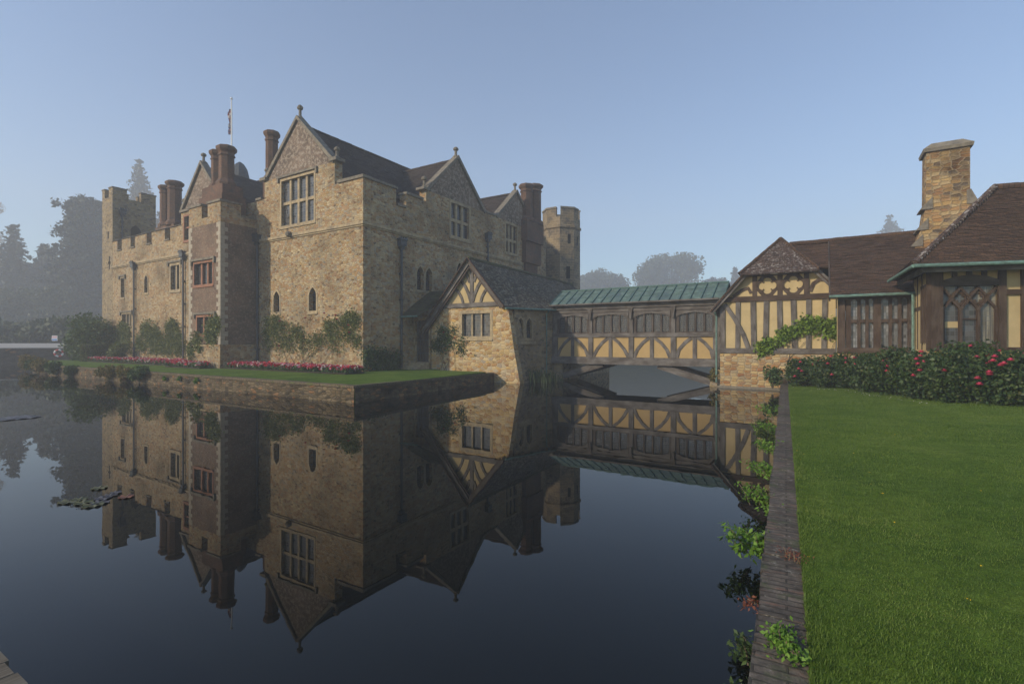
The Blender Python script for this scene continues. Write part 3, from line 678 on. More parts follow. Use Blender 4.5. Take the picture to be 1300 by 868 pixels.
mb.box(-11.6, -11.03, YB + .51, -1.1, 12.103, 12.24); mb.box(-11.6, -11.03, -1.15, -.1, 11.303, 11.42); mb.split('coping', M['coping'], castle)
stack(castle, [(-14.45, -1.0, 13.9, 16.65, .46), (-13.05, -1.1, 13.9, 16.65, .56)], [(-15.2, -12.1, -1.95, -.2, 11.3, 13.0), (-15.05, -12.3, -1.8, -.3, 13.0, 13.75)])['label'] = 'twin brick chimney stack on the brick bay'
stack(castle, [(-10.75, .95, 14.4, 17.95, .47)], [(-11.35, -10.15, .62, 1.7, 12.4, 14.3)])['label'] = 'single tall brick chimney beside the front gable'
# roofs
mb = MB()
for s, e in ((1, -2.75), (-1, -9.95)):
    mb.slab((e, .4, 13.0), (e, 23, 13.0), (-6.35, 23, 17.1), (-6.35, .4, 17.1), .06, .16, .02)
for yc, zr, hw in ((9.3, 16.35, 3.3), (18.0, 15.95, 3.0)):
    for sg in (1, -1): mb.slab((-.5, yc + sg * hw, 13.0), (-6.3, yc + sg * hw, 13.0), (-6.3, yc, zr), (-.5, yc, zr), .06, .16, .02)
for sg in (1, -1): mb.slab((-18.75 + sg * 2.8, .45, 13.45), (-18.75 + sg * 2.8, 7.0, 13.45), (-18.75, 7.0, 16.65), (-18.75, .45, 16.65), .06, .16, .02)
mb.slab((-30, 1.2, 11.6), (-9.95, 1.2, 12.5), (-9.95, 5.2, 15.0), (-30, 5.2, 14.6), .06, .18, .02); mb.slab((-9.95, 9, 11.9), (-30, 9, 11.9), (-30, 5.2, 14.6), (-9.95, 5.2, 15.0), .06, .18, .02)
mb.build('roof', M['slate'], castle)
ridge_row(castle, (-6.35, .5, 17.22), (-6.35, 23, 17.22), .12, .4, M['slate']); ridge_row(castle, (-.5, 9.3, 16.47), (-6.2, 9.3, 16.47), .12, .4, M['slate']); ridge_row(castle, (-.5, 18, 16.07), (-6.2, 18, 16.07), .12, .4, M['slate'])
# cupola behind the bay chimneys
mb = MB(); mb.lathe((-25.5, 7, 0), [(.95, 11), (.95, 17.9), (1.1, 18.0), (1.1, 18.15), (.9, 18.3), (.88, 18.9), (.72, 19.6), (.42, 20.1), (.1, 20.35)], 10); mb.build('cupola', M['lead'], castle)
mb = MB(); mb.box(-22.3, -20.8, 6.5, 7.6, 11, 17.75); mb.build('roof_turret', M['slate'], castle)
mb = MB(); mb.box(-30, -10, 22, 23, .3, 11.5); mb.box(-38, -36.5, 4, 23, .3, 11.0); mb.build('rear_walls', ST, castle)
# downpipes
downpipe(castle, FR, -30.4, 9.25, .8); downpipe(castle, FR, -21.4, 9.4, .8); downpipe(castle, EA, 3.15, 8.7, .8)
downpipe(castle, EA, 13.2, 10.9, 8.6); downpipe(castle, FR, -10.82, 9.6, .8); downpipe(castle, plane((-35.302, 0), (0, 1), (1, 0)), .75, 15.0, 12.3)
# porch lean-to between castle and cottage
mb = MB(); pf = front(4.42); mb.wall(pf, [(0.002, .3), (1.44, .3), (1.44, 4.3), (0.002, 4.3)], [rectloop(.16, 1.36, 1.15, 3.95)], .3); mb.build('porch_wall', ST, castle)
db = MB(); db.rect(pf, .16, 1.36, 1.15, 3.95, .2, .26); dr = db.build('door', M['darkoak'], castle)
db = MB()
for i in range(5): db.rect(pf, .2 + i * .24, .2 + i * .24 + .03, 1.2, 3.9, .17, .2)
for z in (1.7, 2.6, 3.5): db.rect(pf, .2, 1.3, z, z + .07, .15, .17)
db.build('hinge', M['lead'], dr)
mb = MB()
for k, (y, z) in enumerate(((3.2, .84), (3.55, .98), (3.9, 1.12))): mb.box(-.0 + .004, 1.42, y, 4.4, z - .14, z)
mb.build('step', M['dressed'], castle)
mb = MB(); mb.slab((.02, 3.2, 4.15), (1.5, 3.2, 4.15), (1.5, 6.1, 6.0), (.02, 6.1, 6.0), .08, .13, .02); mb.slab((1.5, 3.4, 4.25), (2.2, 4.9, 5.2), (2.2, 6.1, 6.0), (1.5, 6.1, 6.0), .08, .13, .02)
mb.build('porch_roof', M['porch_tile'], castle)
mb = MB(); mb.tube([(0, 3.13, 4.16), (1.5, 3.13, 4.16)], .06, 8); mb.build('gutter', M['verdigris'], castle)

# ------------------------------------------------------------------ flag on its pole behind the chimneys
fx, fy = WA(-32.7, 58.5)
fp = thing('flagpole', fx, fy, 12, 'thin white flagpole with a drooping flag rising behind the twin chimneys', 'flagpole')
mb = MB(); mb.tube([(fx + .12, fy, 12), (fx, fy, 30.7)], [.13, .07], 8); mb.lathe((fx, fy, 30.7), [(.05, 0), (.16, .1), (.12, .24), (.02, .3)], 8); mb.build('pole', M['white'], fp)
mb = MB(); vs = []; nv = 16
for i in range(nv + 1):
    z = 29.8 - 2.7 * i / nv
    for j in range(6):
        s = j / 5; wv = .42 * (.45 + .55 * math.sin(i * .35 + .6) ** 2)
        vs.append((fx - .08 - s * wv * .85, fy + .16 * math.sin(j * 2.2 + i * .4) - s * wv * .3, z - s * .5))
for i in range(nv):
    mb.mi = [0, 1, 1, 2, 2, 0, 1, 1, 0, 1, 2, 2, 0, 0, 1, 0][i % 16]
    mb.add([vs[i * 6 + j] for j in range(6)] + [vs[(i + 1) * 6 + j] for j in range(6)], [(j, j + 1, j + 7, j + 6) for j in range(5)])
mb.build('flag', [M['flagcloth'], M.setdefault('flagred', plain('flag_red', (.34, .07, .07), .1, 3, .7, 0, None, 0)), M.setdefault('flaggrey', plain('flag_grey', (.42, .40, .40), .1, 3, .7, 0, None, 0))], fp, smooth=True)

# ------------------------------------------------------------------ terrace wall round the island
TW = M['terrace'] = rubble('terrace_rubble', [(0, (.05, .038, .02)), (.3, (.13, .09, .045)), (.6, (.20, .15, .085)), (1, (.09, .07, .045))], 3.2, 8.5, mortar=(.07, .055, .03), stain=(.3, .28, .22), stain_amt=.8, mw=.06)
tw = thing('terrace_wall', 0, -7, 0, 'low mossy stone retaining wall round the island lawn', 'retaining wall')
def run_wall(parent, pts, z0, z1, th, mat, name, cap=None, n=1.0, batter=.05):
    mb = MB(); cbm = MB()
    for a, b in zip(pts, pts[1:]):
        a = Vector((a[0], a[1], 0)); b = Vector((b[0], b[1], 0)); d = (b - a).normalized(); nrm = Vector((d.y, -d.x, 0)) * n; k = max(1, int((b - a).length / .42))
        za, zb = (z1, z1) if not hasattr(z1, '__len__') else z1
        for i in range(k):
            p = a.lerp(b, i / k); q = a.lerp(b, (i + 1) / k); zz = za + (zb - za) * i / k
            j = .012 * (random.random() - .5)
            vs = [p + nrm * (batter + j), q + nrm * (batter + j), q - nrm * th, p - nrm * th]
            mb.add([(v.x, v.y, z0) for v in vs] + [((v - nrm * (batter if t < 2 else 0)).x, (v - nrm * (batter if t < 2 else 0)).y, zz) for t, v in enumerate(vs)], [(0, 1, 5, 4), (2, 3, 7, 6), (4, 5, 6, 7)])
            if cap:
                e = .025 + .025 * random.random(); h = .10 + .015 * random.random()
                vs = [p + nrm * e + d * .006, q + nrm * e - d * .006, q - nrm * (th + .02), p - nrm * (th + .02)]
                cbm.add([(v.x, v.y, zz + .002) for v in vs] + [(v.x, v.y, zz + h) for v in vs], [(0, 1, 5, 4), (1, 2, 6, 5), (2, 3, 7, 6), (3, 0, 4, 7), (4, 5, 6, 7), (0, 1, 2, 3)], tuple(nrm))
    o = mb.build(name, mat, parent)
    if cap: cbm.build('coping', cap, o)
    return o
M['edge'] = bricks('mossy_edge_brick', (.20, .14, .09), (.14, .11, .07), (.07, .065, .04), .24, .08, .012, (.4, 1.5), ((.10, .12, .03), 2.2, .52, .75), .7, .5)
ip = [(7.55, -7.19), (-28, -7.15), (-36, -5.65), (-40.05, -4.25), (-41.5, 3)]
run_wall(tw, ip[::-1], -.6, .62, .3, TW, 'wall', M['edge'])
run_wall(tw, [(7.55, -7.16), (6.55, 4.5)], -.6, (.62, .5), .3, TW, 'wall', M['edge'])

# ------------------------------------------------------------------ cottage with the timbered gable, standing in the moat
cot = thing('stone_cottage', 4.8, 5, 0, 'small ochre stone cottage with a timbered gable and mossy slate roof at the water edge', 'cottage')
CF = front(4.6)
hole = window(cot, CF, 4.02, 6.2, 2.86, 4.3, 3, glass=M['glass_big'], sur=.2, mul=.1, label='three-light leaded window in the sunlit gable end')
mb = MB(); mb.wall(CF, [(1.45, -.6), (8.5, -.6), (8.36, 0), (7.95, 2.0), (7.5, 4.7), (2.45, 4.7), (1.45, 3.55)], [hole], .5); mb.build('front_wall', M['stone_warm'], cot)
sd = (.195, .981); CS = plane((7.60, 4.62), sd, (.981, -.195))
hs = [window(cot, CS, .75, 1.3, 2.75, 4.0, arch=True, sur=.1, set_=.15), window(cot, CS, 1.55, 2.1, 2.75, 4.0, arch=True, sur=.1, set_=.15)]
mb = MB(); mb.wall(CS, [(.45, -.6), (4.36, -.6), (4.36, 4.75), (.45, 4.65)], hs, .45); mb.build('side_wall', M['stone_grey'], cot)
mb = MB(); a = [(8.5, -.6), (8.36, 0), (7.95, 2.0), (7.5, 4.69), (7.2, 4.69), (7.2, -.6)]; mb.wall(front(5.1), a, depth=.75 - .02)
mb.build('buttress', M['stone_grey'], cot)
mb = MB(); mb.wall(east(8.5), [(8.9, -.6), (19, -.6), (19, 4.8), (8.9, 4.8)], depth=.4); mb.wall(plane((1.5, 0), (0, 1), (-1, 0)), [(5.11, -.4), (19, -.4), (19, 3.5), (5.11, 3.5)], depth=.4); mb.build('rear_walls', M['stone_grey'], cot)
mb = MB(); mb.rect(CS, .55, 2.35, 2.36, 2.54, -.14, .0); mb.build('window_ledge', M['dressed'], cot)
mb = MB(); mb.wall(front(4.62), [(2.5, 4.7), (7.25, 4.7), (4.79, 7.5)], depth=.3); gp = mb.build('gable_panel', M['plaster_pale'], cot)
mb = MB(); G = front(4.56)
mb.rect(G, 2.35, 7.45, 4.702, 4.98, -.06, .1)
tb = mb.build('tie_beam', M['timber'], cot)
for pts, w in (([(4.79, 4.98), (4.79, 7.3)], .26), ([(4.74, 5.0), (4.55, 5.55), (4.28, 6.05), (3.98, 6.4)], .2), ([(4.84, 5.0), (5.03, 5.55), (5.3, 6.05), (5.6, 6.4)], .2),
               ([(4.1, 5.0), (3.98, 5.35), (3.75, 5.7), (3.5, 5.92)], .17), ([(5.48, 5.0), (5.6, 5.35), (5.83, 5.7), (6.08, 5.92)], .17),
               ([(4.62, 6.3), (4.42, 6.8), (4.3, 6.95)], .18), ([(4.96, 6.3), (5.16, 6.8), (5.28, 6.95)], .18)):
    mb = MB(); mb.strip(G, pts, w, -.0 + random.uniform(-.008, .008), .08); mb.build('gable_brace', M['timber'], cot)
for sgn, e in ((-1, (.92, 3.2)), (1, (7.4, 4.62))):
    mb = MB(); mb.strip(front(4.25), [e, (4.79, 7.6)], .3, 0, .07); mb.build('bargeboard', M['timber'], cot)
    mb = MB(); mb.strip(front(4.32), [(e[0] - sgn * .25, e[1] - .02), (4.79, 7.32)], .17, 0, .07); mb.build('bargeboard', M['brown'], cot)
mb = MB(); mb.slab((.82, 4.2, 3.2), (.82, 6.0, 3.2), (4.79, 6.0, 7.68), (4.79, 4.2, 7.68), .06, .14, .02); mb.slab((1.3, 6.0, 3.74), (1.3, 19.5, 3.74), (4.79, 19.5, 7.55), (4.79, 6.0, 7.68), .06, .14, .03)
mb.slab((7.52, 4.2, 4.55), (8.72, 8.6, 4.62), (4.79, 8.6, 7.66), (4.79, 4.2, 7.68), .06, .14, .03); mb.slab((8.72, 8.6, 4.62), (8.72, 19.5, 4.62), (4.79, 19.5, 7.5), (4.79, 8.6, 7.66), .06, .14, .03)
mb.build('roof', M['mossy'], cot)
ridge_row(cot, (4.79, 4.2, 7.76), (4.79, 19.5, 7.6), .13, .4, M['porch_tile'])
mb = MB()
for a, b in (((.84, 4.16, 3.28), (4.79, 4.16, 7.8)), ((7.52, 4.16, 4.63), (4.79, 4.16, 7.8))):
    a, b = Vector(a), Vector(b)
    for i in range(26): p = a.lerp(b, i / 26); q = a.lerp(b, (i + .9) / 26); mb.bar(p, q + Vector((0, 0, .015)), .2, .05, (0, 0, 1))
mb.build('verge_tiles', M['tile'], cot)
mb = MB(); mb.tube([(7.6, 4.2, 4.52), (8.78, 8.55, 4.6)], .06, 8); gt = mb.build('gutter', M['verdigris'], cot)
mb = MB(); p = CS(3.7, 4.55, -.1); q = CS(3.45, 4.3, -.1); r_ = CS(3.45, -.1, -.1); mb.tube([p, q, r_], .05, 8); mb.build('downpipe', M['verdigris'], cot)

# ------------------------------------------------------------------ covered bridge
BGL = glassmat('bridge_glass', .06, .085, .11, .18)
_nt = BGL.node_tree; _p = _nt.nodes['Principled BSDF']; _tr = _nt.nodes.new('ShaderNodeBsdfTransparent'); _mx = _nt.nodes.new('ShaderNodeMixShader')
_lead = [n for n in _nt.nodes if n.type == 'MATH' and n.operation == 'MAXIMUM'][0]
_nt.links.new(math_(_nt, 'MULTIPLY', math_(_nt, 'SUBTRACT', 1, _lead.outputs[0]), .62), _mx.inputs[0]); _nt.links.new(_p.outputs[0], _mx.inputs[1]); _nt.links.new(_tr.outputs[0], _mx.inputs[2]); _nt.links.new(_mx.outputs[0], _nt.nodes['Material Output'].inputs[0])
br = thing('covered_bridge', 13.7, 10, 1.1, 'half-timbered covered footbridge with a green copper roof over the moat', 'bridge')
BF = front(8.7); posts = [8.62, 11.15, 13.8, 16.33, 18.72]
mb = MB(); mb.rect(BF, 8.42, 18.88, 1.10, 1.56, -.12, .2); mb.build('sill_beam', M['timber'], br)
mb = MB(); mb.rect(BF, 8.45, 18.86, 2.80, 3.04, -.05, .2); mb.build('middle_rail', M['timber'], br)
mb = MB(); mb.rect(BF, 8.45, 18.86, 4.36, 4.58, -.06, .2); mb.rect(BF, 8.4, 18.9, 4.582, 4.84, -.16, .2); mb.build('top_beam', M['timber'], br)
for i, x in enumerate(posts):
    mb = MB(); w = .15 if 0 < i < 4 else .2
    mb.rect(BF, x - w, x + w, 1.562, 2.798, -.02, .16); mb.rect(BF, x - w * .8, x + w * .8, 3.042, 4.358, -.02, .16)
    if 0 < i < 4: mb.strip(BF, [(x, 3.9), (x, 4.2), (x, 4.58)], [.12, .16, .3], -.14, -.022)
    mb.build('post', M['timber'], br)
for x0, x1 in zip(posts, posts[1:]):
    a, b = x0 + .16, x1 - .16; c = (a + b) / 2
    mb = MB(); mb.rect(BF, x0, x1, 1.56, 2.8, .05, .15, 'none'); mb.build('plaster_panel', M['plaster'], br)
    mb = MB(); mb.rect(BF, c - .11, c + .11, 1.562, 2.798, 0, .1); mb.build('stud', M['timber'], br)
    for s in (-1, 1):
        e = a if s < 0 else b
        mb = MB(); mb.strip(BF, [(c + s * .16, 2.76), (c + s * .55, 2.45), (c + s * .88, 2.05), (e - s * .03, 1.6)], [.2, .19, .19, .22], .012, .09); mb.build('brace', M['timber'], br)
    fr = MB(); n = 4; a2, b2 = a + .12, b - .03
    for k in range(n + 1): xx = a2 + (b2 - a2) * k / n; fr.rect(BF, xx - .055, xx + .055, 3.042, 4.356, .03, .13)
    fr.rect(BF, a2 + .055, b2 - .055, 3.042, 3.11, .04, .12)
    arch = [(a, 4.02), (a + .35, 4.2), (c, 4.31), (b - .35, 4.2), (b, 4.02), (b, 4.357), (a, 4.357)]; pass
    wf = fr.build('window', M['darkoak'], br)
    mb = MB(); mb.wall(BF, arch, depth=.1, w0=-.01); mb.strip(BF, [(a, 4.0), (a + .35, 4.17), (c, 4.27), (b - .35, 4.17), (b, 4.0)], .09, -.035, -.011); mb.build('arched_head', M['timber'], wf)
    mb = MB(); mb.rect(BF, a, b, 3.045, 4.3, .1, .12, 'none'); mb.build('pane', BGL, wf)
    mb = MB(); mb.rect(BF, a2 - .1 - .08, a2 - .06, 3.045, 4.3, .05, .1); mb.build('jamb', M['darkoak'], wf)
mb = MB(); mb.box(8.5, 18.9, 11.6, 11.75, 1.1, 3.0); mb.box(8.5, 18.9, 11.6, 11.75, 4.3, 4.8); mb.box(8.5, 18.9, 8.95, 11.6, 1.12, 1.3); mb.build('rear_wall', M['darkoak'], br)
for x0, x1 in zip(posts, posts[1:]):
    mb = MB()
    for k in range(5): xx = x0 + (x1 - x0) * k / 4; mb.box(xx - (.12 if k in (0, 4) else .05), xx + (.12 if k in (0, 4) else .05), 11.62, 11.74, 3.0, 4.3)
    w_ = mb.build('rear_window', M['darkoak'], br)
    mb = MB(); mb.box(x0 + .1, x1 - .1, 11.66, 11.68, 3.0, 4.3); mb.build('pane', BGL, w_)
mb = MB()
for e, k in (((8.42, 8.25, 4.88), 1), ((8.42, 12.0, 4.88), -1)):
    n = 18
    for i in range(n):
        u0, u1 = 8.42 + 10.75 * i / n, 8.42 + 10.75 * (i + 1) / n
        mb.add([(u0, e[1], 4.86), (u1, e[1], 4.86), (u1, 10.15, 5.9), (u0, 10.15, 5.9), (u0, e[1], 4.92), (u1, e[1], 4.92), (u1, 10.15, 5.96), (u0, 10.15, 5.96)], [(0, 1, 2, 3), (4, 5, 6, 7), (0, 1, 5, 4), (2, 3, 7, 6)])
mb.build('roof', M['copper'], br)
mb = MB()
for i in range(19):
    u = 8.45 + 10.7 * i / 18
    mb.bar((u, 8.23, 4.94), (u, 10.13, 5.98), .045, .06, (0, -.4, 1))
for zt in (.35, .68): 
    for i in range(18): u = 8.45 + 10.7 * (i + .5) / 18; zz = zt + .05 * (i % 2); mb.bar((u - .27, 8.25 + 1.9 * zz, 4.93 + 1.04 * zz), (u + .27, 8.25 + 1.9 * zz, 4.93 + 1.04 * zz), .03, .02, (0, -.4, 1))
mb.bar((8.42, 10.15, 6.0), (19.15, 10.15, 6.0), .1, .08); mb.build('roof_seams', M['verdigris_dark'] if 'verdigris_dark' in M else M.setdefault('verdigris_dark', plain('dark_verdigris', (.075, .14, .13), .3, 5, .6, .1, None, .1)), br)
mb = MB(); mb.rect(BF, 8.42, 18.9, 4.845, 4.93, -.5, -.44); mb.build('eaves_board', M['timber'], br)
for p, q in (((9.15, 8.95, .28), (11.9, 8.95, 1.1)), ((18.5, 8.95, .18), (15.4, 8.95, 1.08)), ((9.15, 11.2, .28), (11.9, 11.2, 1.1)), ((18.5, 11.2, .18), (15.4, 11.2, 1.08))):
    mb = MB(); mb.bar(p, q, .3, .36); mb.build('strut', M['timber'], br)
mb = MB(); mb.box(8.505, 9.1, 8.85, 11.6, -.6, 1.098); mb.build('abutment', M['stone_grey'], br)
mb = MB(); mb.box(18.45, 18.93, 8.85, 11.6, -.6, 1.098); mb.add([(18.35, 8.3, -.5), (18.93, 8.3, -.5), (18.93, 8.85, .45), (18.35, 8.85, .35), (18.35, 8.85, -.5), (18.93, 8.85, -.5)], [(0, 1, 2, 3), (0, 3, 4), (1, 5, 2)]); mb.build('abutment', M['stone_grey'], br)

# ------------------------------------------------------------------ timber framed house on the right
ho = thing('timber_framed_house', 24, 9, .4, 'timber-framed house with ochre plaster, clay tile roofs and a tall stone chimney', 'house')
HF = front(8.3)
mb = MB(); mb.wall(HF, [(18.95, -.6), (24.3, -.6), (24.3, 1.9), (18.95, 1.9)], [], .4, w0=-.02); mb.wall(plane((18.93, 0), (0, 1), (-1, 0)), [(8.71, -.6), (15, -.6), (15, 1.9), (8.71, 1.9)], depth=.4, w0=0); mb.build('plinth', M['coursed'], ho)
mb = MB(); mb.rect(HF, 18.9, 24.3, -.5, .12, -.16, -.02); mb.build('footing', M['coping'], ho)
mb = MB(); mb.wall(HF, [(18.95, 1.9), (24.3, 1.9), (24.3, 5.0), (23.5, 6.0), (20.2, 6.0), (18.95, 4.55)], [], .25, w0=.02)
mb.wall(plane((18.95, 0), (0, 1), (-1, 0)), [(8.6, 1.9), (15, 1.9), (15, 4.4), (8.6, 4.4)], depth=.2); mb.build('plaster_wall', M['plaster_pale'], ho)
TI = M['timber']
def timber(pts, w, w0=-.05, w1=.06, P=HF, m=None, name='stud', parent=None):
    mb = MB(); mb.strip(P, pts, w, w0 + random.uniform(-.006, .006), w1); return mb.build(name, m or TI, parent or ho)
mb = MB(); mb.rect(HF, 18.92, 24.3, 1.902, 2.17, -.09, .05); mb.build('sill_beam', TI, ho)
mb = MB(); mb.rect(HF, 19.0, 24.3, 4.66, 4.93, -.09, .05); mb.build('tie_beam', M['brown'], ho)
timber([(19.08, 2.17), (19.08, 4.5)], .26, name='corner_post')
for a, b in ((19.74, 19.96), (20.49, 20.74), (21.09, 21.33), (21.75, 21.98), (22.38, 22.63), (23.03, 23.26), (23.71, 23.94)):
    c = (a + b) / 2; k = random.uniform(-.04, .04); timber([(c + k, 2.17), (c, 3.3), (c - k, 4.66)], b - a)
timber([(19.2, 4.55), (19.7, 3.75), (20.1, 2.95), (20.36, 2.18)], .21, -.07, .03, name='brace')
for a, b in ((20.57, 20.81), (21.75, 22.0), (22.94, 23.17)): timber([((a + b) / 2, 4.93), ((a + b) / 2, 5.98)], b - a, m=M['brown'])
def circ(cx_, cy_, r, a0, a1, n=7): return [(cx_ + r * math.cos(a0 + (a1 - a0) * i / n), cy_ + r * math.sin(a0 + (a1 - a0) * i / n)) for i in range(n + 1)]
def quatrefoil(cx_, cy_, R_):
    r = R_ * .48; d = R_ * .5; pts = []
    for k in range(4):
        th = k * math.pi / 2; c_ = (cx_ + d * math.cos(th), cy_ + d * math.sin(th)); pts += circ(c_[0], c_[1], r, th - 1.95, th + 1.95)
    return pts
for a, b in ((20.81, 21.75), (22.0, 22.94)):
    mb = MB(); mb.wall(HF, [(a, 4.93), (b, 4.93), (b, 5.98), (a, 5.98)], [quatrefoil((a + b) / 2, 5.45, .44)], .09, w0=-.035); mb.build('quatrefoil_panel', M['brown'], ho)
    # the plain corner slips of plaster beyond the cusped ring
    for sx in (-1, 1):
        for sy in (-1, 1):
            c0 = ((a + b) / 2 + sx * .47, 5.45 + sy * .52)
            mb = MB(); mb.wall(HF, [c0, (c0[0] - sx * .2, c0[1]), (c0[0], c0[1] - sy * .25)], depth=.05, w0=-.045); mb.build('spandrel', M['plaster_pale'], ho)
timber([(19.62, 4.95), (20.05, 5.28), (20.36, 5.38), (20.56, 5.0)][:3] + [(20.5, 5.1)], .16, -.03, .05, m=M['brown'], name='brace')
timber([(23.2, 5.05), (23.35, 5.45), (23.6, 5.62), (23.85, 5.6)], .17, -.03, .05, m=M['brown'], name='brace')
mb = MB(); mb.rect(HF, 20.0, 23.75, 5.98, 6.14, -.12, .1); mb.build('collar_beam', M['brown'], ho)
timber([(18.58, 4.15), (20.3, 6.14)], .26, 0, .06, P=front(7.92), m=M['timber'], name='bargeboard'); timber([(23.4, 6.14), (24.75, 4.58)], .26, 0, .06, P=front(7.92), m=M['timber'], name='bargeboard')
mb = MB(); ZR = 7.95
mb.slab((18.55, 7.85, 4.12), (18.55, 15, 4.12), (20.2, 15, 6.05), (20.2, 7.85, 6.05), .06, .12, .02); mb.slab((20.2, 7.85, 6.05), (20.2, 15, 6.05), (21.82, 15, ZR), (21.82, 9.6, ZR), .06, .12, .02)
mb.slab((24.9, 15, 4.35), (24.9, 7.85, 4.35), (23.44, 7.85, 6.05), (23.44, 15, 6.05), .06, .12, .02); mb.slab((23.44, 15, 6.05), (23.44, 7.85, 6.05), (21.82, 9.6, ZR), (21.82, 15, ZR), .06, .12, .02)
mb.build('gable_roof', M['tile'], ho)
mb = MB(); mb.slab((20.0, 7.72, 5.98), (23.65, 7.72, 5.98), (21.82, 9.6, ZR + .02), (21.82, 9.6, ZR + .02), .08, .115, .018); mb.build('hip_roof', M['tile_lichen'], ho)
ridge_row(ho, (20.02, 7.75, 6.1), (21.82, 9.6, ZR + .12), .10, .17, M['tile'], 'hip_tiles', True); ridge_row(ho, (23.62, 7.75, 6.1), (21.82, 9.6, ZR + .12), .10, .17, M['tile'], 'hip_tiles', True); ridge_row(ho, (21.82, 9.7, ZR + .12), (21.82, 15, ZR + .12), .12, .33)
# main range
def mz(y): return 4.55 + (y - 5.5) * .658
mb = MB(); mb.slab((22.1, 8.4, mz(8.4) - .3), (24.05, 8.4, mz(8.4) - .3), (24.05, 10.5, mz(10.5) - .12), (22.1, 10.5, mz(10.5) - .12), .06, .115, .02)
mb.slab((24.05, 5.5, 4.55), (36, 5.5, 4.55), (36, 10.5, mz(10.5)), (24.05, 10.5, mz(10.5)), .06, .115, .025)
mb.slab((36, 15.5, 4.55), (22.1, 15.5, 4.55), (22.1, 10.5, mz(10.5) - .05), (36, 10.5, mz(10.5) - .05), .06, .2, .02); mb.build('main_roof', M['tile'], ho)
ridge_row(ho, (22.2, 10.5, mz(10.5) + .06), (36, 10.5, mz(10.5) + .1), .12, .33)
mb = MB(); mb.bar((24.02, 5.45, 4.45), (24.02, 10.4, mz(10.4) - .06), .06, .3); mb.build('bargeboard', M['darkoak'], ho)
mb = MB(); mb.tube([(24.0, 5.42, 4.53), (28, 5.42, 4.53)], .065, 8); mb.build('gutter', M['verdigris'], ho)
WF = front(6.0)
mb = MB(); mb.wall(WF, [(24.3, -.3), (30, -.3), (30, 2.0), (24.3, 2.0)], depth=.4); mb.wall(plane((24.3, 6.41), (0, 1), (-1, 0)), [(0, -.3), (1.85, -.3), (1.85, 2.0), (0, 2.0)], depth=.3); mb.build('plinth', M['stone_warm'], ho)
mb = MB(); mb.wall(plane((24.34, 6.0), (0, 1), (-1, 0)), [(.25, 2.0), (2.2, 2.0), (2.2, 5.2), (.25, 4.5)], depth=.2); mb.build('plaster_wall', M['plaster_pale'], ho)
BW = M['brown']
mb = MB(); mb.rect(WF, 24.32, 30, 2.002, 2.24, -.1, .3); mb.rect(WF, 24.32, 30, 4.42, 4.6, -.08, .3); mb.build('window_beam', BW, ho)
wn_ = MB()
wn_.rect(WF, 24.34, 24.62, 2.242, 4.418, -.02, .25); wn_.rect(WF, 24.64, 24.84, 2.242, 4.418, .03, .25)
xs = [24.84 + .292 * k for k in range(4)]; xs2 = [25.93 + .325 * k for k in range(4)]
for xx in xs[1:] + xs2[1:]: wn_.rect(WF, xx - .06, xx + .06, 2.242, 4.418, .04, .2)
wn_.rect(WF, 25.66, 25.93, 2.242, 4.418, -.01, .22)
for seg in (xs, xs2):
    for a, b in zip(seg, seg[1:]):
        a += .06 if a != seg[0] else .0; b -= .06
        wn_.rect(WF, a, b, 3.36, 3.5, .0, .2)
        for tp in (3.36, 4.418):
            r_ = (b - a) / 2
            for sx, e in ((1, a), (-1, b)): wn_.wall(WF, [(e, tp - .002), (e + sx * r_, tp - .002), (e + sx * r_ * .5, tp - r_ * .25), (e, tp - r_ * .9)], depth=.1, w0=.06)
wo = wn_.build('window', BW, ho); wo['label'] = 'long twelve-light oak window under the clay tile roof'
mb = MB(); mb.rect(WF, 24.84, 26.95, 2.245, 4.415, .15, .17, 'none'); mb.build('pane', M.setdefault('glass_house', glassmat('house_glass', .12, .10, .14, .2)), wo)
mb = MB(); mb.rect(WF, 26.9, 30, 2.242, 4.418, .02, .2); mb.build('oak_boarding', M['darkoak'], ho)
# projecting bay on the right
P0 = WA(14.84, 17.8); DA = (.9585, .285); NA = (.285, -.9585)
PF = plane(P0, DA, NA); PS = plane(P0, (0, 1), (-1, 0))
mb = MB(); mb.wall(PF, [(0, 0), (8, 0), (8, 2.2), (0, 2.2)], depth=.3); mb.wall(PS, [(.32, 0), (4.3, 0), (4.3, 2.2), (.32, 2.2)], depth=.3); mb.build('plinth', M['stone_warm'], ho)
mb = MB(); mb.wall(PF, [(.2, 2.2), (8, 2.2), (8, 5.1), (.2, 5.1)], [rectloop(.36, 1.98, 2.42, 4.46)], .2, w0=.05); mb.wall(PS, [(.3, 2.2), (4.3, 2.2), (4.3, 5.1), (.3, 5.1)], [], .2, w0=.03); mb.build('plaster_wall', M['plaster_pale'], ho)
def ptimb(name, u0, u1, v0, v1, P=PF, w0=-.03, w1=.12, m=M['brown']):
    mb = MB(); mb.rect(P, u0, u1, v0, v1, w0, w1); return mb.build(name, m, ho)
ptimb('corner_post', .0, .36, 2.2, 5.1, w0=-.06, w1=.3); ptimb('post', 1.98, 2.2, 2.2, 5.1); ptimb('post', 2.62, 2.82, 2.2, 5.1); ptimb('rail', 2.2, 2.62, 4.12, 4.3); ptimb('post', 3.6, 3.8, 2.2, 5.1); ptimb('rail', 2.82, 3.6, 4.12, 4.3); ptimb('post', 5.0, 5.2, 2.2, 5.1)
ptimb('sill_beam', .361, 1.979, 2.2, 2.42, w0=-.06); ptimb('sill_beam', 2.201, 2.619, 2.2, 2.32)
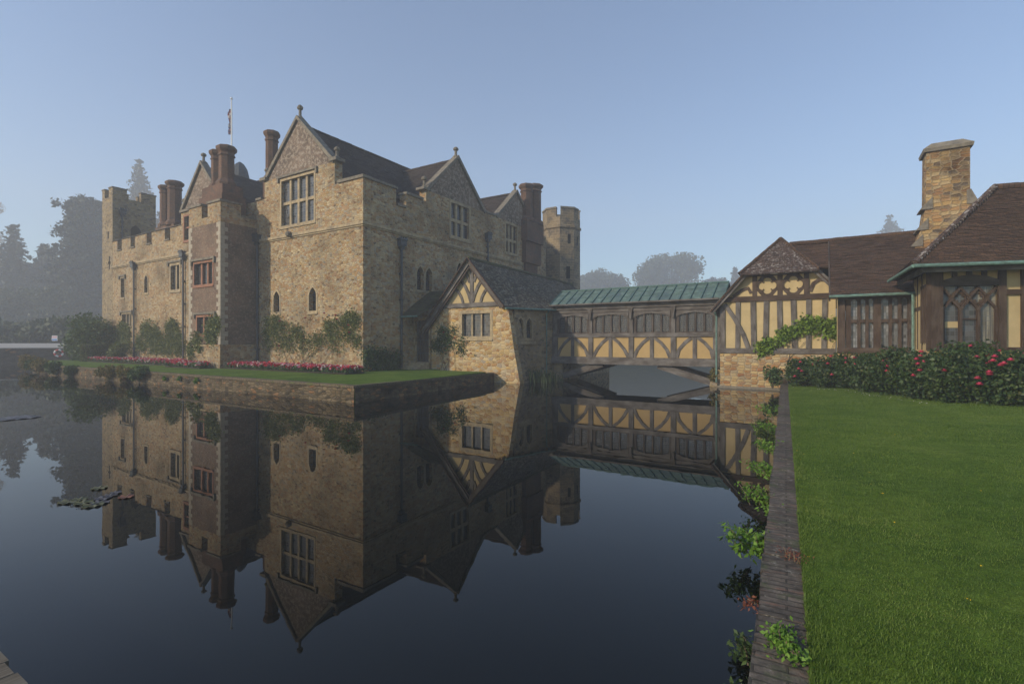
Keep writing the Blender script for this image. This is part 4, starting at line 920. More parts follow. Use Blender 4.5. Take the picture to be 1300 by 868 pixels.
mb = MB(); mb.wall(PF, [(.36, 4.46), (1.98, 4.46), (1.98, 4.66), (1.6, 4.8), (1.17, 4.85), (.74, 4.8), (.36, 4.66)], depth=.2, w0=-.03); mb.build('head_beam', M['darkoak'], ho)
for u in (.72, 1.15, 1.58): ptimb('stud', u - .07, u + .07, 4.78, 5.1, m=M['darkoak'])
ptimb('wall_plate', 0, 8, 5.0, 5.12, w0=-.09, m=M['darkoak'])
for u in (1.95, 3.0, 4.1): ptimb('stud', u - .09, u + .09, 2.2, 5.1, P=PS, w0=.015)
ptimb('rail', 2.04, 4.0, 3.75, 3.9, P=PS, w0=.012)
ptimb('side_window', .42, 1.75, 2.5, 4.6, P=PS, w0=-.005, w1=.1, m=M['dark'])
for u in (.42, .86, 1.3, 1.72): ptimb('mullion', u - .05, u + .05, 2.45, 4.62, P=PS, w0=-.05)
tr_ = MB(); ms = [.40, .92, 1.44, 1.96]; zc = [3.62, 4.03, 4.44]
for u in ms: tr_.rect(PF, u - .04, u + .04, 2.421, 3.62, .02, .14)
def ogee(a, b, n=7):
    out_ = []
    for i in range(n + 1):
        t = i / n; s = t * t * (3 - 2 * t); out_.append((a[0] + (b[0] - a[0]) * (.35 * t + .65 * s), a[1] + (b[1] - a[1]) * t))
    return out_
for i, u in enumerate(ms):
    for s in (-1, 1):
        c_ = u + s * .26
        if c_ < .36 or c_ > 1.99: continue
        tr_.strip(PF, ogee((u, zc[0]), (c_, zc[1])), .07, .03 + .003 * (s > 0), .13); tr_.strip(PF, ogee((c_, zc[1]), (u, zc[2])), .07, .03 + .003 * (s > 0), .13)
for k in range(3):
    c_ = (ms[k] + ms[k + 1]) / 2
    tr_.rect(PF, c_ - .2, c_ + .2, 2.421, 2.45, .06, .13)
    if k == 1: tr_.rect(PF, c_ - .2, c_ + .2, 3.28, 3.33, .06, .13)
for k in range(2):
    tr_.wall(PF, [(ms[k + 1] + .19 * math.cos(t), 4.03 + .24 * math.sin(t)) for t in np.linspace(0, 6.283, 17)[:-1]], [quatrefoil(ms[k + 1], 4.03, .15)], .05, w0=.09)
to = tr_.build('window', BW, ho); to['label'] = 'large traceried oak window with ogee-headed lights beside the roses'
mb = MB(); mb.rect(PF, .37, 1.44, 2.425, 4.455, .13, .15, 'none'); mb.build('pane', M['glass_big'], to)
mb = MB(); mb.rect(PF, 1.44, 1.97, 2.425, 4.455, .13, .15, 'none'); mb.build('pane', M['glass_curtain'], to)
mb = MB(); mb.rect(PF, .46, .87, 3.0, 3.22, .118, .128, 'none'); mb.build('blind', M['plaster_pale'], to)
E0 = np.array([13.85, 17.2]); Dw = np.array([.965, -.262]); Sw = np.array([.48, .877]); AP = np.array([18.2, 18.9]); zE, zA = 5.1, 8.2
def e3(p, z): q = WA(*p); return (q[0], q[1], z)
mb = MB(); mb.slab(e3(E0, zE), e3(E0 + 9 * Dw, zE), e3(AP + 5.2 * Dw, zA + .02), e3(AP, zA), .05, .105, .018)
mb.slab(e3(E0 + 4.9 * Sw, zE), e3(E0, zE), e3(AP, zA), e3(AP, zA), .05, .105, .018)
mb.slab(e3(E0 + 9 * Dw + 4.9 * Sw, zE), e3(E0 + 4.9 * Sw, zE), e3(AP, zA), e3(AP + 5.2 * Dw, zA), .05, .2, .018); mb.build('bay_roof', M['tile'], ho)
ridge_row(ho, e3(E0 + .1 * Sw, zE + .12), e3(AP, zA + .13), .11, .17, M['tile_lichen'], 'hip_tiles', True); ridge_row(ho, e3(AP, zA + .12), e3(AP + 5.2 * Dw, zA + .14), .12, .33)
mb = MB(); ga, gb, gc = e3(E0 + 4.9 * Sw - .06 * Dw, zE), e3(E0 - .08 * Dw - .06 * Sw, zE), e3(E0 + 9 * Dw - .08 * Sw, zE)
mb.tube([ga, gb], .065, 8); mb.tube([gb, gc], .065, 8); mb.build('gutter', M['verdigris'], ho)
mb = MB(); p = Vector(e3(E0 + 4.3 * Sw + .72 * Dw, 0)); mb.tube([(p.x, p.y, 4.5), (p.x, p.y, .5)], .055, 8); mb.build('downpipe', M['verdigris'], ho)
mb = MB(); mb.tube([(18.75, 7.95, 4.1), (18.8, 8.12, 3.9), (18.8, 8.12, .3)], .05, 8); mb.build('downpipe', M['verdigris'], ho)
mb = MB(); mb.bar(e3(E0 + .25 * (Dw + Sw), zE - .12), e3(E0 + .25 * Sw + 9 * Dw, zE - .12), .06, .16); mb.bar(e3(E0 + .25 * (Dw + Sw), zE - .12), e3(E0 + 4.7 * Sw + .25 * Dw, zE - .12), .06, .16); mb.build('fascia', M['timber'], ho)
# stone chimney
CH = front(9.0)
mb = MB(); mb.wall(CH, [(27.38, 6.4), (27.5, 7.2), (27.74, 8.0), (27.86, 8.9), (27.88, 11.35), (29.42, 11.35), (29.42, 9.35), (29.68, 8.75), (29.9, 6.4)], [], 1.15); ch = mb.build('chimney', M.setdefault('chimney_stone', rubble('chimney_stone', [(0, (.13, .10, .075)), (.25, (.36, .22, .09)), (.5, (.46, .31, .13)), (.75, (.38, .29, .17)), (.9, (.50, .36, .18)), (1, (.18, .14, .10))], 2.9, 6.4, mortar=(.26, .20, .12), stain=(.22, .19, .17), stain_amt=1, rnd=.65, rust=.5)), ho)
mb = MB()
for a, b, z0, z1 in ((27.32, 27.75, 7.0, 7.2), (27.52, 27.95, 7.75, 7.95), (27.66, 28.1, 8.7, 8.9)): mb.add([CH(a, z0, -.05), CH(b, z0, -.05), CH(b, z1 + .35, -.05), CH(a + .05, z0 + .12, -.05), CH(a, z0, 1.2), CH(b, z0, 1.2), CH(b, z1 + .35, 1.2), CH(a + .05, z0 + .12, 1.2)], [(0, 1, 2, 3), (4, 7, 6, 5), (0, 1, 5, 4), (2, 3, 7, 6), (3, 0, 4, 7), (1, 2, 6, 5)])
mb.add([CH(29.3, 8.75, -.05), CH(29.75, 8.7, -.05), CH(29.45, 9.4, -.05), CH(29.3, 9.4, -.05), CH(29.3, 8.75, 1.2), CH(29.75, 8.7, 1.2), CH(29.45, 9.4, 1.2), CH(29.3, 9.4, 1.2)], [(0, 1, 2, 3), (4, 7, 6, 5), (0, 1, 5, 4), (2, 3, 7, 6), (3, 0, 4, 7), (1, 2, 6, 5)]); mb.build('weathering', M['coping'], ch)
mb = MB(); vs = []
for e, z in ((.1, 11.353), (.13, 11.5), (-.22, 11.8)): vs += [(27.88 - e, 9 - e, z), (29.42 + e, 9 - e, z), (29.42 + e, 10.15 + e, z), (27.88 - e, 10.15 + e, z)]
mb.add(vs, [(k * 4 + i, k * 4 + (i + 1) % 4, k * 4 + 4 + (i + 1) % 4, k * 4 + 4 + i) for k in range(2) for i in range(4)] + [(8, 9, 10, 11), (0, 1, 2, 3)]); mb.build('cap', M['coping'], ch)

# ------------------------------------------------------------------ garden wall on the right, landing stage, far embankment
gw = wthing('garden_wall', *(W0 + WD * 10), 0, 'narrow old brick-coped wall between the garden lawn and the moat', 'garden wall')
M['gcap'] = bricks('worn_coping', (.135, .108, .085), (.095, .082, .066), (.062, .054, .042), .40, .085, .009, (.25, 1.8), ((.29, .27, .225), 8, .575, .65), 1, .85, .03)
_nt = M['gcap'].node_tree; _b = _nt.nodes['Principled BSDF']; _src = _b.inputs['Base Color'].links[0].from_socket
_c = mixc(_nt, _src, (.20, .10, .065), math_(_nt, 'MULTIPLY', ramp(_nt, [(.56, g(0)), (.66, g(1))], noise(_nt, uvmap(_nt, (1.2, 6, 1)), 1.7, 4, .7).outputs[0]), .6))
_nt.links.new(mixc(_nt, _c, (.065, .085, .03), math_(_nt, 'MULTIPLY', ramp(_nt, [(.54, g(0)), (.64, g(1))], noise(_nt, uvmap(_nt), 2.6, 5, .75).outputs[0]), .55)), _b.inputs['Base Color'])
run_wall(gw, [tuple(W0 + WD * s) for s in (-5, 24.6)], -.6, .285, .30, TW, 'wall', M['gcap'], n=-1, batter=.02)
dk = thing('landing_stage', 18.9, -22.3, .5, 'weathered wooden landing stage at the near bank', 'landing stage')
for i in range(26):
    x = 14.98 + i * .19; mb = MB(); e = -20.2 + random.uniform(-.05, .02); mb.box(x, x + .18, -24, e, .52 + random.uniform(-.006, .006), .565, (0, 1, 0)); mb.build('board', M['deck'], dk)
mb = MB()
for y in (-20.4, -22, -23.7): mb.box(15.55, 20.4, y, y + .12, .3, .515, (1, 0, 0))
for x in (15.7, 18, 20.2): mb.box(x, x + .14, -20.6, -20.46, -1, .299)
mb.build('bearer', M['darkoak'], dk)
em = wthing('embankment_wall', -58, 57.5, 0, 'dark damp retaining wall along the far misty bank', 'retaining wall')
epts = [(-95, 49.5), (-62, 55.6), (-51.5, 60.2), (-38, 64), (0, 71), (40, 73)]
M['dampwall'] = rubble('damp_wall', [(0, (.035, .032, .025)), (.5, (.06, .055, .042)), (1, (.085, .075, .06))], 2, 4, mortar=(.05, .045, .035), stain_amt=.5)
run_wall(em, epts[:3], -.8, 1.75, .4, M['dampwall'], 'wall', None)
run_wall(em, epts[2:], -.8, .55, .4, M['dampwall'], 'wall', None)
mb = MB(); n_ = np.array([-.41, .91]); vs = []
for p in epts[:4]:
    for k, z in ((0, 1.0), (0.02, 1.84), (9, 2.32), (9.02, 1.0)): vs.append((p[0] + n_[0] * k, p[1] + n_[1] * k, z - (1.25 if p[0] > -40 else 0)))
mb.add(vs, [(i * 4 + j, i * 4 + j + 1, i * 4 + j + 5, i * 4 + j + 4) for i in range(3) for j in range(3)]); mb.build('path', M['gravel'])['kind'] = 'structure'
lb = wthing('lifebuoy', -53.2, 58.95, 1.2, 'red and white lifebuoy hung on the dark far bank wall', 'lifebuoy')
mb = MB(); dv = np.array([.916, .401]); nv_ = np.array([.401, -.916])
for i in range(24):
    mb.mi = (i // 3) % 2; vs = []
    for k in (i, i + 1):
        t = k * math.pi / 12
        for j in range(8):
            f_ = j * math.pi / 4; r_ = .38 + .1 * math.cos(f_); q = np.array([-53.2, 58.95]) + dv * r_ * math.cos(t) + nv_ * (.1 * math.sin(f_) + .12); vs.append((q[0], q[1], 1.2 + r_ * math.sin(t)))
    mb.add(vs, [(j, (j + 1) % 8, 8 + (j + 1) % 8, 8 + j) for j in range(8)])
mb.build('ring', [M['red'], M['white']], lb, smooth=True)
def notice(name, x, y, z, w, h, post, label):
    s = wthing(name, x, y, z, label, 'sign'); a = Vector((x - w / 2, y, 0))
    mb = MB(); mb.box(x - w / 2, x + w / 2, y, y + .04, z + post, z + post + h); p = mb.build('panel', M['white'], s)
    if post > .3:
        mb = MB(); mb.box(x - w / 2 + .04, x + w / 2 - .04, y - .008, y - .002, z + post + h * .06, z + post + h * .4); mb.build('band', M['blue'], s)
        mb = MB(); mb.box(x - w / 2 + .04, x + w / 2 - .04, y - .008, y - .002, z + post + h * .55, z + post + h * .9); mb.build('band', M['pinkp'], s)
    mb = MB(); mb.box(x - .05, x + .05, y + .042, y + .12, z - .3, z + post + h * .6); mb.build('post', M['bark'], s)
notice('notice_board', -62.0, 68, 2.3, .75, .7, .35, 'small white notice board with blue and pink bands on the misty bank')
notice('water_sign', -50.8, 59.2, .75, .5, .38, .15, 'small plain white sign on the dark far wall near the lifebuoy')

# ------------------------------------------------------------------ trees in the mist
def at(px, d): return ((px - 650) / 637 * d, d)
def zat(py, d): return 2.5 + (434 - py) / 637 * d
def trunk(parent, x, y, z0, z1, r, limbs=(), name='trunk'):
    mb = MB(); k = 6; pts = [(x + .15 * math.sin(i * 1.3), y + .12 * math.cos(i * 1.7), z0 + (z1 - z0) * i / k) for i in range(k + 1)]
    mb.tube(pts, [r * (1.25 if i == 0 else 1 - .75 * i / k) for i in range(k + 1)], 8)
    for p, q, rr in limbs:
        p, q = Vector(p), Vector(q); m = p.lerp(q, .5) + Vector((0, 0, .12 * (q - p).length)); mb.tube([p, m, q], [rr, rr * .7, rr * .3], 5)
    return mb.build(name, M['bark'], parent)
def conifer(x, y, z0, h, w, label, n=7000, leaf=.45, droop=.25, group='trees in the mist', name='conifer_tree', cat='tree', gap=.85, pw=1.0):
    t = wthing(name, x, y, z0, label, cat, group); cs, limbs = [], []; nl = int(h / gap)
    for i in range(nl):
        f_ = (i + .5) / nl; zz = z0 + h * (.06 + .94 * f_); r = w / 2 * (1 - f_) ** pw * rng.uniform(.75, 1.12) + .15
        nb = max(3, int(9 * (1 - f_) + 3)); a0 = rng.uniform(0, 6)
        for b in range(nb):
            a = a0 + 6.283 * b / nb + rng.uniform(-.25, .25); rr = r * rng.uniform(.6, 1.1)
            if b % 2 == 0 and i % 2 == 0: limbs.append(((x, y, zz), (x + math.cos(a) * rr, y + math.sin(a) * rr, zz - droop * rr), .05 + .05 * (1 - f_)))
            for s in np.linspace(.25, 1, max(2, int(rr / .5))): cs.append((x + math.cos(a) * rr * s, y + math.sin(a) * rr * s, zz - droop * rr * s * s + rng.uniform(-.15, .15)))
    trunk(t, x, y, z0, z0 + h * .97, max(.16, h * .014), limbs)
    leaf_obj('crown', clumps(cs, n, .24 + leaf * .3, .6), leaf, L['conifer'], t, (x, y, z0), 2.2)
    return t
def broad(x, y, z0, h, w, label, n=9000, leaf=.5, base=.28, group='trees in the mist', nc=34, mat='tree', name='broadleaf_tree', squash=.8):
    t = wthing(name, x, y, z0, label, 'tree', group); cs, limbs = [], []; zc = z0 + h * (base + (1 - base) / 2); hz = h * (1 - base) / 2
    while len(cs) < nc:
        v = rng.normal(size=3); v /= np.linalg.norm(v); v *= rng.uniform(.45, 1.0) ** .5
        if v[2] < -.6: continue
        c = (x + v[0] * w / 2 * .86, y + v[1] * w / 2 * .86, zc + v[2] * hz * .88); cs.append(c)
        if len(cs) % 3 == 0: limbs.append(((x, y, z0 + h * rng.uniform(base * .7, base + .2)), c, h * .008))
    trunk(t, x, y, z0, z0 + h * .75, h * .022, limbs)
    sg = rng.uniform(.055, .11, nc) * w
    pts = clumps(cs, n, sg, squash); leaf_obj('crown', pts, leaf, L[mat], t, (x, y, z0), 1.6); return t
def cedar(x, y, z0, h, w, label, n=16000, leaf=.42):
    t = wthing('cedar_tree', x, y, z0, label, 'tree', 'trees in the mist'); cs, limbs = [], []
    for i in range(19):
        f_ = i / 18; zz = z0 + h * (.08 + .9 * f_); r = w / 2 * (1.0 - .45 * f_ ** 2.5) * rng.uniform(.8, 1.08)
        for b in range(8):
            a = 6.283 * b / 8 + i * 1.9 + rng.uniform(-.3, .3); rr = r * rng.uniform(.55, 1.05)
            tip = (x + math.cos(a) * rr, y + math.sin(a) * rr, zz + .12 * rr); limbs.append(((x, y, zz - .1 * rr), tip, .11))
            for s in np.linspace(.3, 1, 6):
                for _ in range(2): cs.append((x + math.cos(a) * rr * s + rng.normal() * .5, y + math.sin(a) * rr * s + rng.normal() * .5, zz + .12 * rr * s + rng.uniform(-.7, .7)))
    trunk(t, x, y, z0, z0 + h * .95, .55, limbs)
    leaf_obj('crown', clumps(cs, n, .62, .7), leaf, L['conifer'], t, (x, y, z0), 1.7); return t
def tree_at(f, px, top, d, *args, **k):
    if px < 125:                                     # the left wood stands further back in the mist
        d *= 1.3; args = (args[0] * 1.3,) + args[1:]
    x, y = at(px, d); z0 = bz(x, y) - .1
    if f is cedar: return f(x, y, z0, zat(top, d) - z0, *args, **k)
    return f(x, y, z0, zat(top, d) - z0, *args, **k)
tree_at(cedar, 108, 257, 100, 13.5, 'dark spreading cedar rising close beside the left castle tower', 22000, .55)
tree_at(conifer, 17, 286, 108, 7.5, 'narrow columnar conifer standing apart at the far left', 8000, .55, .1, pw=.45)
tree_at(conifer, 56, 310, 114, 13, 'bushy conifer between the columnar tree and the cedar', 10000, .6, .2, pw=.7)
tree_at(conifer, 82, 322, 118, 12, 'misty conifer half hidden behind the cedar', 8000, .6, .2, pw=.7)
tree_at(broad, 38, 340, 125, 17, 'faint rounded tree behind the two left conifers', 8000, .7, .1)
tree_at(broad, -34, 225, 215, 20, 'very tall faint tree cut by the left edge', 9000, .8, .2)
tree_at(broad, -30, 318, 110, 20, 'dark tree mass at the left edge of the frame', 8000, .7, .08)
tree_at(broad, 8, 372, 95, 14, 'low dark bushy tree behind the path at the far left', 9000, .5, .05)
tree_at(broad, 72, 368, 96, 14, 'low dark bushy tree behind the notice board', 9000, .5, .05)
tree_at(broad, 120, 352, 104, 14, 'dark bushy tree at the foot of the cedar', 8000, .5, .05)
tree_at(conifer, 177, 203, 190, 25, 'pale tall conifer rising in the mist behind the left tower', 14000, .8, .05, pw=.8, gap=1.3)
tree_at(broad, 210, 262, 200, 22, 'pale rounded tree in the mist behind the wing chimneys', 8000, .8, .2)
tree_at(broad, 848, 322, 300, 39, 'broad rounded oak in the mist beyond the bridge roof', 12000, 1.0, .1, nc=50)
tree_at(broad, 764, 345, 305, 33, 'low pale tree in the mist right of the octagonal turret', 8000, 1.0, .05)
tree_at(broad, 908, 352, 305, 16, 'small faint tree beside the misty oak', 4000, .9, .1)
tree_at(conifer, 933, 340, 305, 17, 'small faint conifer behind the half-hipped gable', 5000, .9, .15, gap=1.3)
tree_at(conifer, 1130, 273, 290, 32, 'lone faint conifer above the clay tile ridge', 9000, 1.0, .12, pw=.7, gap=1.6)
pts = []
for i in range(260):
    px = rng.uniform(-60, 135); d = rng.uniform(74, 90); x, y = at(px, d); pts.append((x, y, 2.2 + rng.uniform(0, 3.0)))
o = leaf_obj('undergrowth', clumps(pts, 14000, .9, .7), .5, L['tree']); o['kind'] = 'stuff'; tag(o, 'dark undergrowth below the misty trees on the far bank', 'undergrowth')
# ------------------------------------------------------------------ shrubs, climbers and flower beds by the castle
def bush(name, X, Y, z, rx, ry, h, label, cat, leaf=.11, n=2500, mat='shrub', nc=14, group=None, blooms=None, world=False, stems=True, sg=.16, bsize=.09, mats=None):
    """a shrub of leaf clumps over woody stems; X,Y in frame A unless world"""
    if world: t = wthing(name, X, Y, z, label, cat, group); ox, oy = X, Y
    else: t = thing(name, X, Y, z, label, cat, group); ox, oy = X, Y
    cs = []
    while len(cs) < nc:
        v = rng.uniform(-1, 1, 3); 
        if v @ v > 1: continue
        cs.append((ox + v[0] * rx * .85, oy + v[1] * ry * .85, z + h * (.5 + .42 * v[2])))
    if stems:
        mb = MB()
        for c in cs[:min(nc, 16)]: mb.tube([(ox + (c[0] - ox) * .15, oy + (c[1] - oy) * .15, z - .05), (ox + (c[0] - ox) * .6, oy + (c[1] - oy) * .6, z + (c[2] - z) * .6), c], [.022, .015, .007], 4)
        mb.build('stem', M['stem'], t)
    leaf_obj('foliage', clumps(cs, n, sg * (rx + h) / 1.6), leaf, L[mat], t, (ox, oy, z), 1.6)
    return t
def bloom(parent, p, r, mat, org, name='bloom'):
    """a rose: petals wrapped about a centre"""
    mb = MB(); p = Vector(p)
    for ring, (k, rad, tilt) in enumerate(((5, .45, .9), (6, .8, .55), (7, 1.0, .15))):
        for i in range(k):
            a = 6.283 * i / k + ring * .5; d = Vector((math.cos(a), math.sin(a), 0)); s = Vector((-math.sin(a), math.cos(a), 0)); w = rad * .55
            up = Vector((0, 0, 1)) * tilt
            b0 = p + d * r * .1; b1 = p + (d * rad * .7 + up * .5) * r; b2 = p + (d * rad + up) * r
            mb.add([b0 - s * r * .15, b0 + s * r * .15, b1 + s * w * r, b2 + s * w * .6 * r, b2 - s * w * .6 * r, b1 - s * w * r], [(0, 1, 2, 5), (5, 2, 3, 4)])
    return mb.build(name, L[mat], parent, org=org)
def climber(name, P, X, label, u0, u1, v0, v1, z, n, leaf=.09, mat='ivy', nc=30, shape=None, blooms=(), group='climbers on the castle walls', stems=9, bmat='bloom_dark', sg=.22, br=.1):
    """a plant trained on wall plane P: stems fan out from the foot, leaf clumps at their ends"""
    o = P((u0 + u1) / 2, z, -.2); t = thing(name, o[0], o[1], z, label, 'climbing plant', group)
    cs = []; 
    while len(cs) < nc:
        u = rng.uniform(u0, u1); v = rng.uniform(v0, v1)
        if shape and not shape((u - u0) / (u1 - u0), (v - v0) / (v1 - v0)): continue
        cs.append((u, v))
    mb = MB(); uc = (u0 + u1) / 2
    for i in range(stems):
        uf = uc + (u1 - u0) * rng.uniform(-.32, .32); c = cs[rng.integers(len(cs))]
        m_ = ((uf * .6 + c[0] * .4) + rng.normal() * .1, z + (c[1] - z) * .5)
        mb.tube([P(uf, z - .1, -.06), P(m_[0], m_[1], -.05), P(c[0], c[1], -.06)], [.016, .011, .005], 5)
    mb.build('stem', M['stem'], t)
    k = rng.integers(0, nc, n); uv_ = np.array(cs)[k] + rng.normal(size=(n, 2)) * sg; w = np.abs(rng.normal(size=n)) * .12 + .03
    uv_[:, 1] = np.maximum(uv_[:, 1], z + .02)
    pts = np.array([P(a[0], a[1], -b) for a, b in zip(uv_, w)]); leaf_obj('foliage', pts, leaf, L[mat], t, o, 1.6)
    for b in blooms: bloom(t, P(b[0], b[1], -.25), br, bmat, o)
    return t
dome = lambda a, b: b < .35 + .65 * math.sin(math.pi * a) ** .6 and rng.uniform() < .9
climber('climbing_rose', FR, 0, 'large climbing rose with a few dark red blooms below the two pointed windows', -10.2, -.3, 1.7, 4.4, .7, 7600, .075, 'ivy', 170, lambda a, b: b < .70 + .22 * math.sin(a * 8.5 + .3) + .10 * math.sin(a * 21) and b > .5 * rng.uniform(), [(-8.0, 3.9), (-5.2, 4.05), (-2.2, 4.15), (-1.0, 3.5), (-.95, 3.05), (-8.1, 2.2), (-3.3, 4.3), (-2.1, 3.9)], stems=14, sg=.21)
climber('wall_shrub', EA, 0, 'dark leafy shrub at the foot of the castle corner beside the downpipe', .1, 2.9, .9, 2.0, .7, 2600, .10, 'shrub', 18, stems=5)
climber('climbing_rose', front(4.6), 0, 'small climbing rose beside the cottage window', 1.7, 4.7, 1.5, 3.5, .7, 1500, .08, 'shrub', 40, lambda a, b: (abs(a - .35) < .22 and b > .35) or (abs(b - .38) < .2 and rng.uniform() < .8), [(3.6, 2.7), (2.7, 3.1), (4.9, 1.75)], group='climbers on the cottage', stems=6, sg=.2)
for u0, u1, v1, lab, n, nc in ((-34.4, -31.0, 4.2, 'grey-green climber left of the first wing downpipe', 2400, 18), (-29.9, -25.2, 4.3, 'tall climber between the two small ground floor windows', 3400, 24), (-25.0, -21.6, 4.2, 'climber reaching the two-light window beside the second downpipe', 2600, 18)):
    climber('wall_shrub', FR, 0, lab, u0, u1, 1.6, v1, .7, int(n * 1.4), .095, 'ivy', nc * 4, dome, stems=8, sg=.24)
climber('climbing_rose', FB, 0, 'climber spreading over the lower window corner of the brick bay', -15.2, -11.2, 1.4, 3.9, .7, 2200, .10, 'ivy', 18, lambda a, b: abs(b - a * .75 - .15) < .28, stems=6, sg=.24)
bush('leafy_shrub', -36.6, -1.3, .7, 2.4, 1.2, 4.4, 'big rounded green shrub in front of the left tower', 'shrub', .17, 4200, 'shrub', 30)
bush('leafy_shrub', -38.6, -1.6, .7, 1.3, 1.1, 2.6, 'lower green shrub left of the big rounded one', 'shrub', .16, 2000, 'shrub', 14)
bush('leafy_shrub', -30.9, -1.2, .7, .9, .6, 1.9, 'small light shrub between the topiary and the downpipe', 'shrub', .13, 1100, 'ivy', 9)
bush('leafy_shrub', -35.0, -.6, .7, 1.0, .5, 3.6, 'slim grey-green shrub right of the big rounded one', 'shrub', .15, 1500, 'ivy', 12)
# clipped topiary drum
tp = thing('topiary', -34.1, -1.9, .7, 'clipped drum-shaped box topiary at the left end of the flower bed', 'topiary')
mb = MB(); mb.lathe((-34.1, -1.9, .7), [(.82, 0), (.88, .3), (.9, 1.25), (.8, 1.5), (.5, 1.56)], 16); mb.build('core', M['soil'], tp)
a_ = rng.uniform(0, 6.283, 5200); hh = rng.uniform(0, 1.65, 5200); rr = np.where(hh > 1.5, .93 * np.sqrt(rng.uniform(0, 1, 5200)), .92 + rng.normal(size=5200) * .03); hh = np.minimum(hh, 1.57)
leaf_obj('foliage', np.stack([-34.1 + rr * np.cos(a_), -1.9 + rr * np.sin(a_), .7 + hh], 1), .08, L['topiary'], tp, (-34.1, -1.9, .7), 1.4)
def flower_bed(name, X0, X1, Y0, Y1, n, label, z=.72, h=.34):
    o = [(X0 + X1) / 2, (Y0 + Y1) / 2, z]; t = thing(name, *o, label, 'flower bed'); t['kind'] = 'stuff'
    mb = MB(); mb.box(X0, X1, Y0, Y1, z - .2, z + .06); mb.build('soil', M['soil'], t)
    p = np.stack([rng.uniform(X0, X1, n), rng.uniform(Y0, Y1, n), z + .05 + rng.uniform(0, .85, n) * h], 1); q = leaf_obj('foliage', p, .12, L['shrub'], t, o, 1.4); q['kind'] = 'stuff'
    # blooms gathered in small heads of one colour
    nh = n // 5; hx_ = np.stack([rng.uniform(X0, X1, nh), rng.uniform(Y0, Y1, nh), z + h * rng.uniform(.7, 1.15, nh)], 1); hc = rng.choice(3, nh, p=[.42, .38, .20])
    k = np.repeat(np.arange(nh), 5); p = hx_[k] + rng.normal(size=(len(k), 3)) * .035
    q = leaf_obj('blossom', p, .12, None, t, o, 1.2, mats=[L['bloom_red'], L['bloom_pink'], L['bloom_white']], mi=hc[k]); q['kind'] = 'stuff'
flower_bed('flower_bed', -10.7, 1.35, -2.5, -1.1, 5200, 'bed of red, pink and white begonias below the main front')
flower_bed('flower_bed', -33.6, -15.6, -2.6, -.7, 6000, 'long bed of pink and white begonias below the wing')
flower_bed('flower_bed', -16.5, -11.8, -3.6, -2.75, 1300, 'short bed of pink begonias at the foot of the brick bay')
# plants hanging over the terrace wall
for X, w_, h_, mat, lab in ((-33.3, 1.5, 1.5, 'autumn', 'reddish shrub overhanging the far end of the terrace wall'), (-30.4, 1.3, 1.1, 'shrub', 'small green shrub on the terrace wall beside the reddish one'), (-27.8, 1.5, 1.3, 'autumn', 'olive shrub on the terrace wall left of the bay'), (-25.0, 1.2, 1.2, 'shrub', 'dark rounded shrub on the terrace wall'), (-21.6, .9, .8, 'shrub', 'smallest green tuft on the terrace wall'),
                            (-15.6, 1.1, 1.0, 'autumn', 'golden shrub on the terrace wall below the bay'), (-13.2, 1.2, .95, 'autumn', 'brownish shrub on the terrace wall below the bay'), (-11.0, 1.1, 1.1, 'shrub', 'green shrub on the terrace wall right of the golden ones')):
    bush('wall_shrub', X, -7.35 if X > -28 else -7.35 + (-28 - X) * .15, .12, w_ * .85, .4, h_ * .8, lab, 'shrub', .10, 1300, mat, 10, 'shrubs over the terrace wall', stems=False, sg=.14)
for X, lab in ((-6.5, 'fern tuft in the terrace wall left of its corner'), (-4.7, 'lower fern tuft in the terrace wall face'), (-8.0, 'spreading fern tuft high in the terrace wall face')):
    bush('fern_tuft', X, -7.28, .3, .22, .1, .32, lab, 'fern', .07, 130, 'fern', 5, 'ferns in the terrace wall', stems=False, sg=.12)
# water plants at the cottage and bridge feet
def reeds(X, Y, n, h, sp, label, mat='iris'):
    t = thing('iris_clump', X, Y, 0, label, 'water plant', 'water plants'); mb = MB()
    for i in range(n):
        x, y = X + rng.normal() * sp, Y + rng.normal() * sp * .5; a = rng.uniform(0, 6.28); ln = h * rng.uniform(.5, 1.1); b = rng.uniform(.15, .7); d = Vector((math.cos(a), math.sin(a), 0)); s = Vector((-d.y, d.x, 0)) * .022
        p0 = Vector((x, y, -.1)); p1 = p0 + d * ln * b * .35 + Vector((0, 0, ln * .65)); p2 = p0 + d * ln * b + Vector((0, 0, ln * (.95 - .35 * b)))
        mb.add([p0 - s, p0 + s, p1 + s, p1 - s, p2], [(0, 1, 2, 3), (3, 2, 4)])
    mb.build('blade', L[mat], t)
reeds(8.75, 5.9, 130, 1.25, .45, 'tall iris clump at the foot of the cottage side wall'); reeds(8.95, 7.4, 120, .8, .5, 'lower iris clump beside the bridge abutment')
bush('fern_tuft', 18.55, 8.2, .35, .35, .2, .7, 'leafy weeds on the right bridge abutment', 'fern', .08, 420, 'autumn', 8, stems=False, sg=.12)
# plants on the right
climber('vine', HF, 0, 'bright green vine sprawling over the timbered gable wall', 20.9, 25.2, 1.9, 3.6, 1.6, 3200, .12, 'vine', 90, lambda a, b: abs(b - (.1 + 1.5 * a if a < .5 else .85 - .45 * (a - .5))) < (.11 if a < .45 else .18), group='climbers on the house', stems=5, sg=.15)
bush('leafy_shrub', 21.6, 7.3, .2, .45, .4, 1.1, 'small grey-green shrub where the garden wall meets the house', 'shrub', .09, 700, 'shrub', 9)
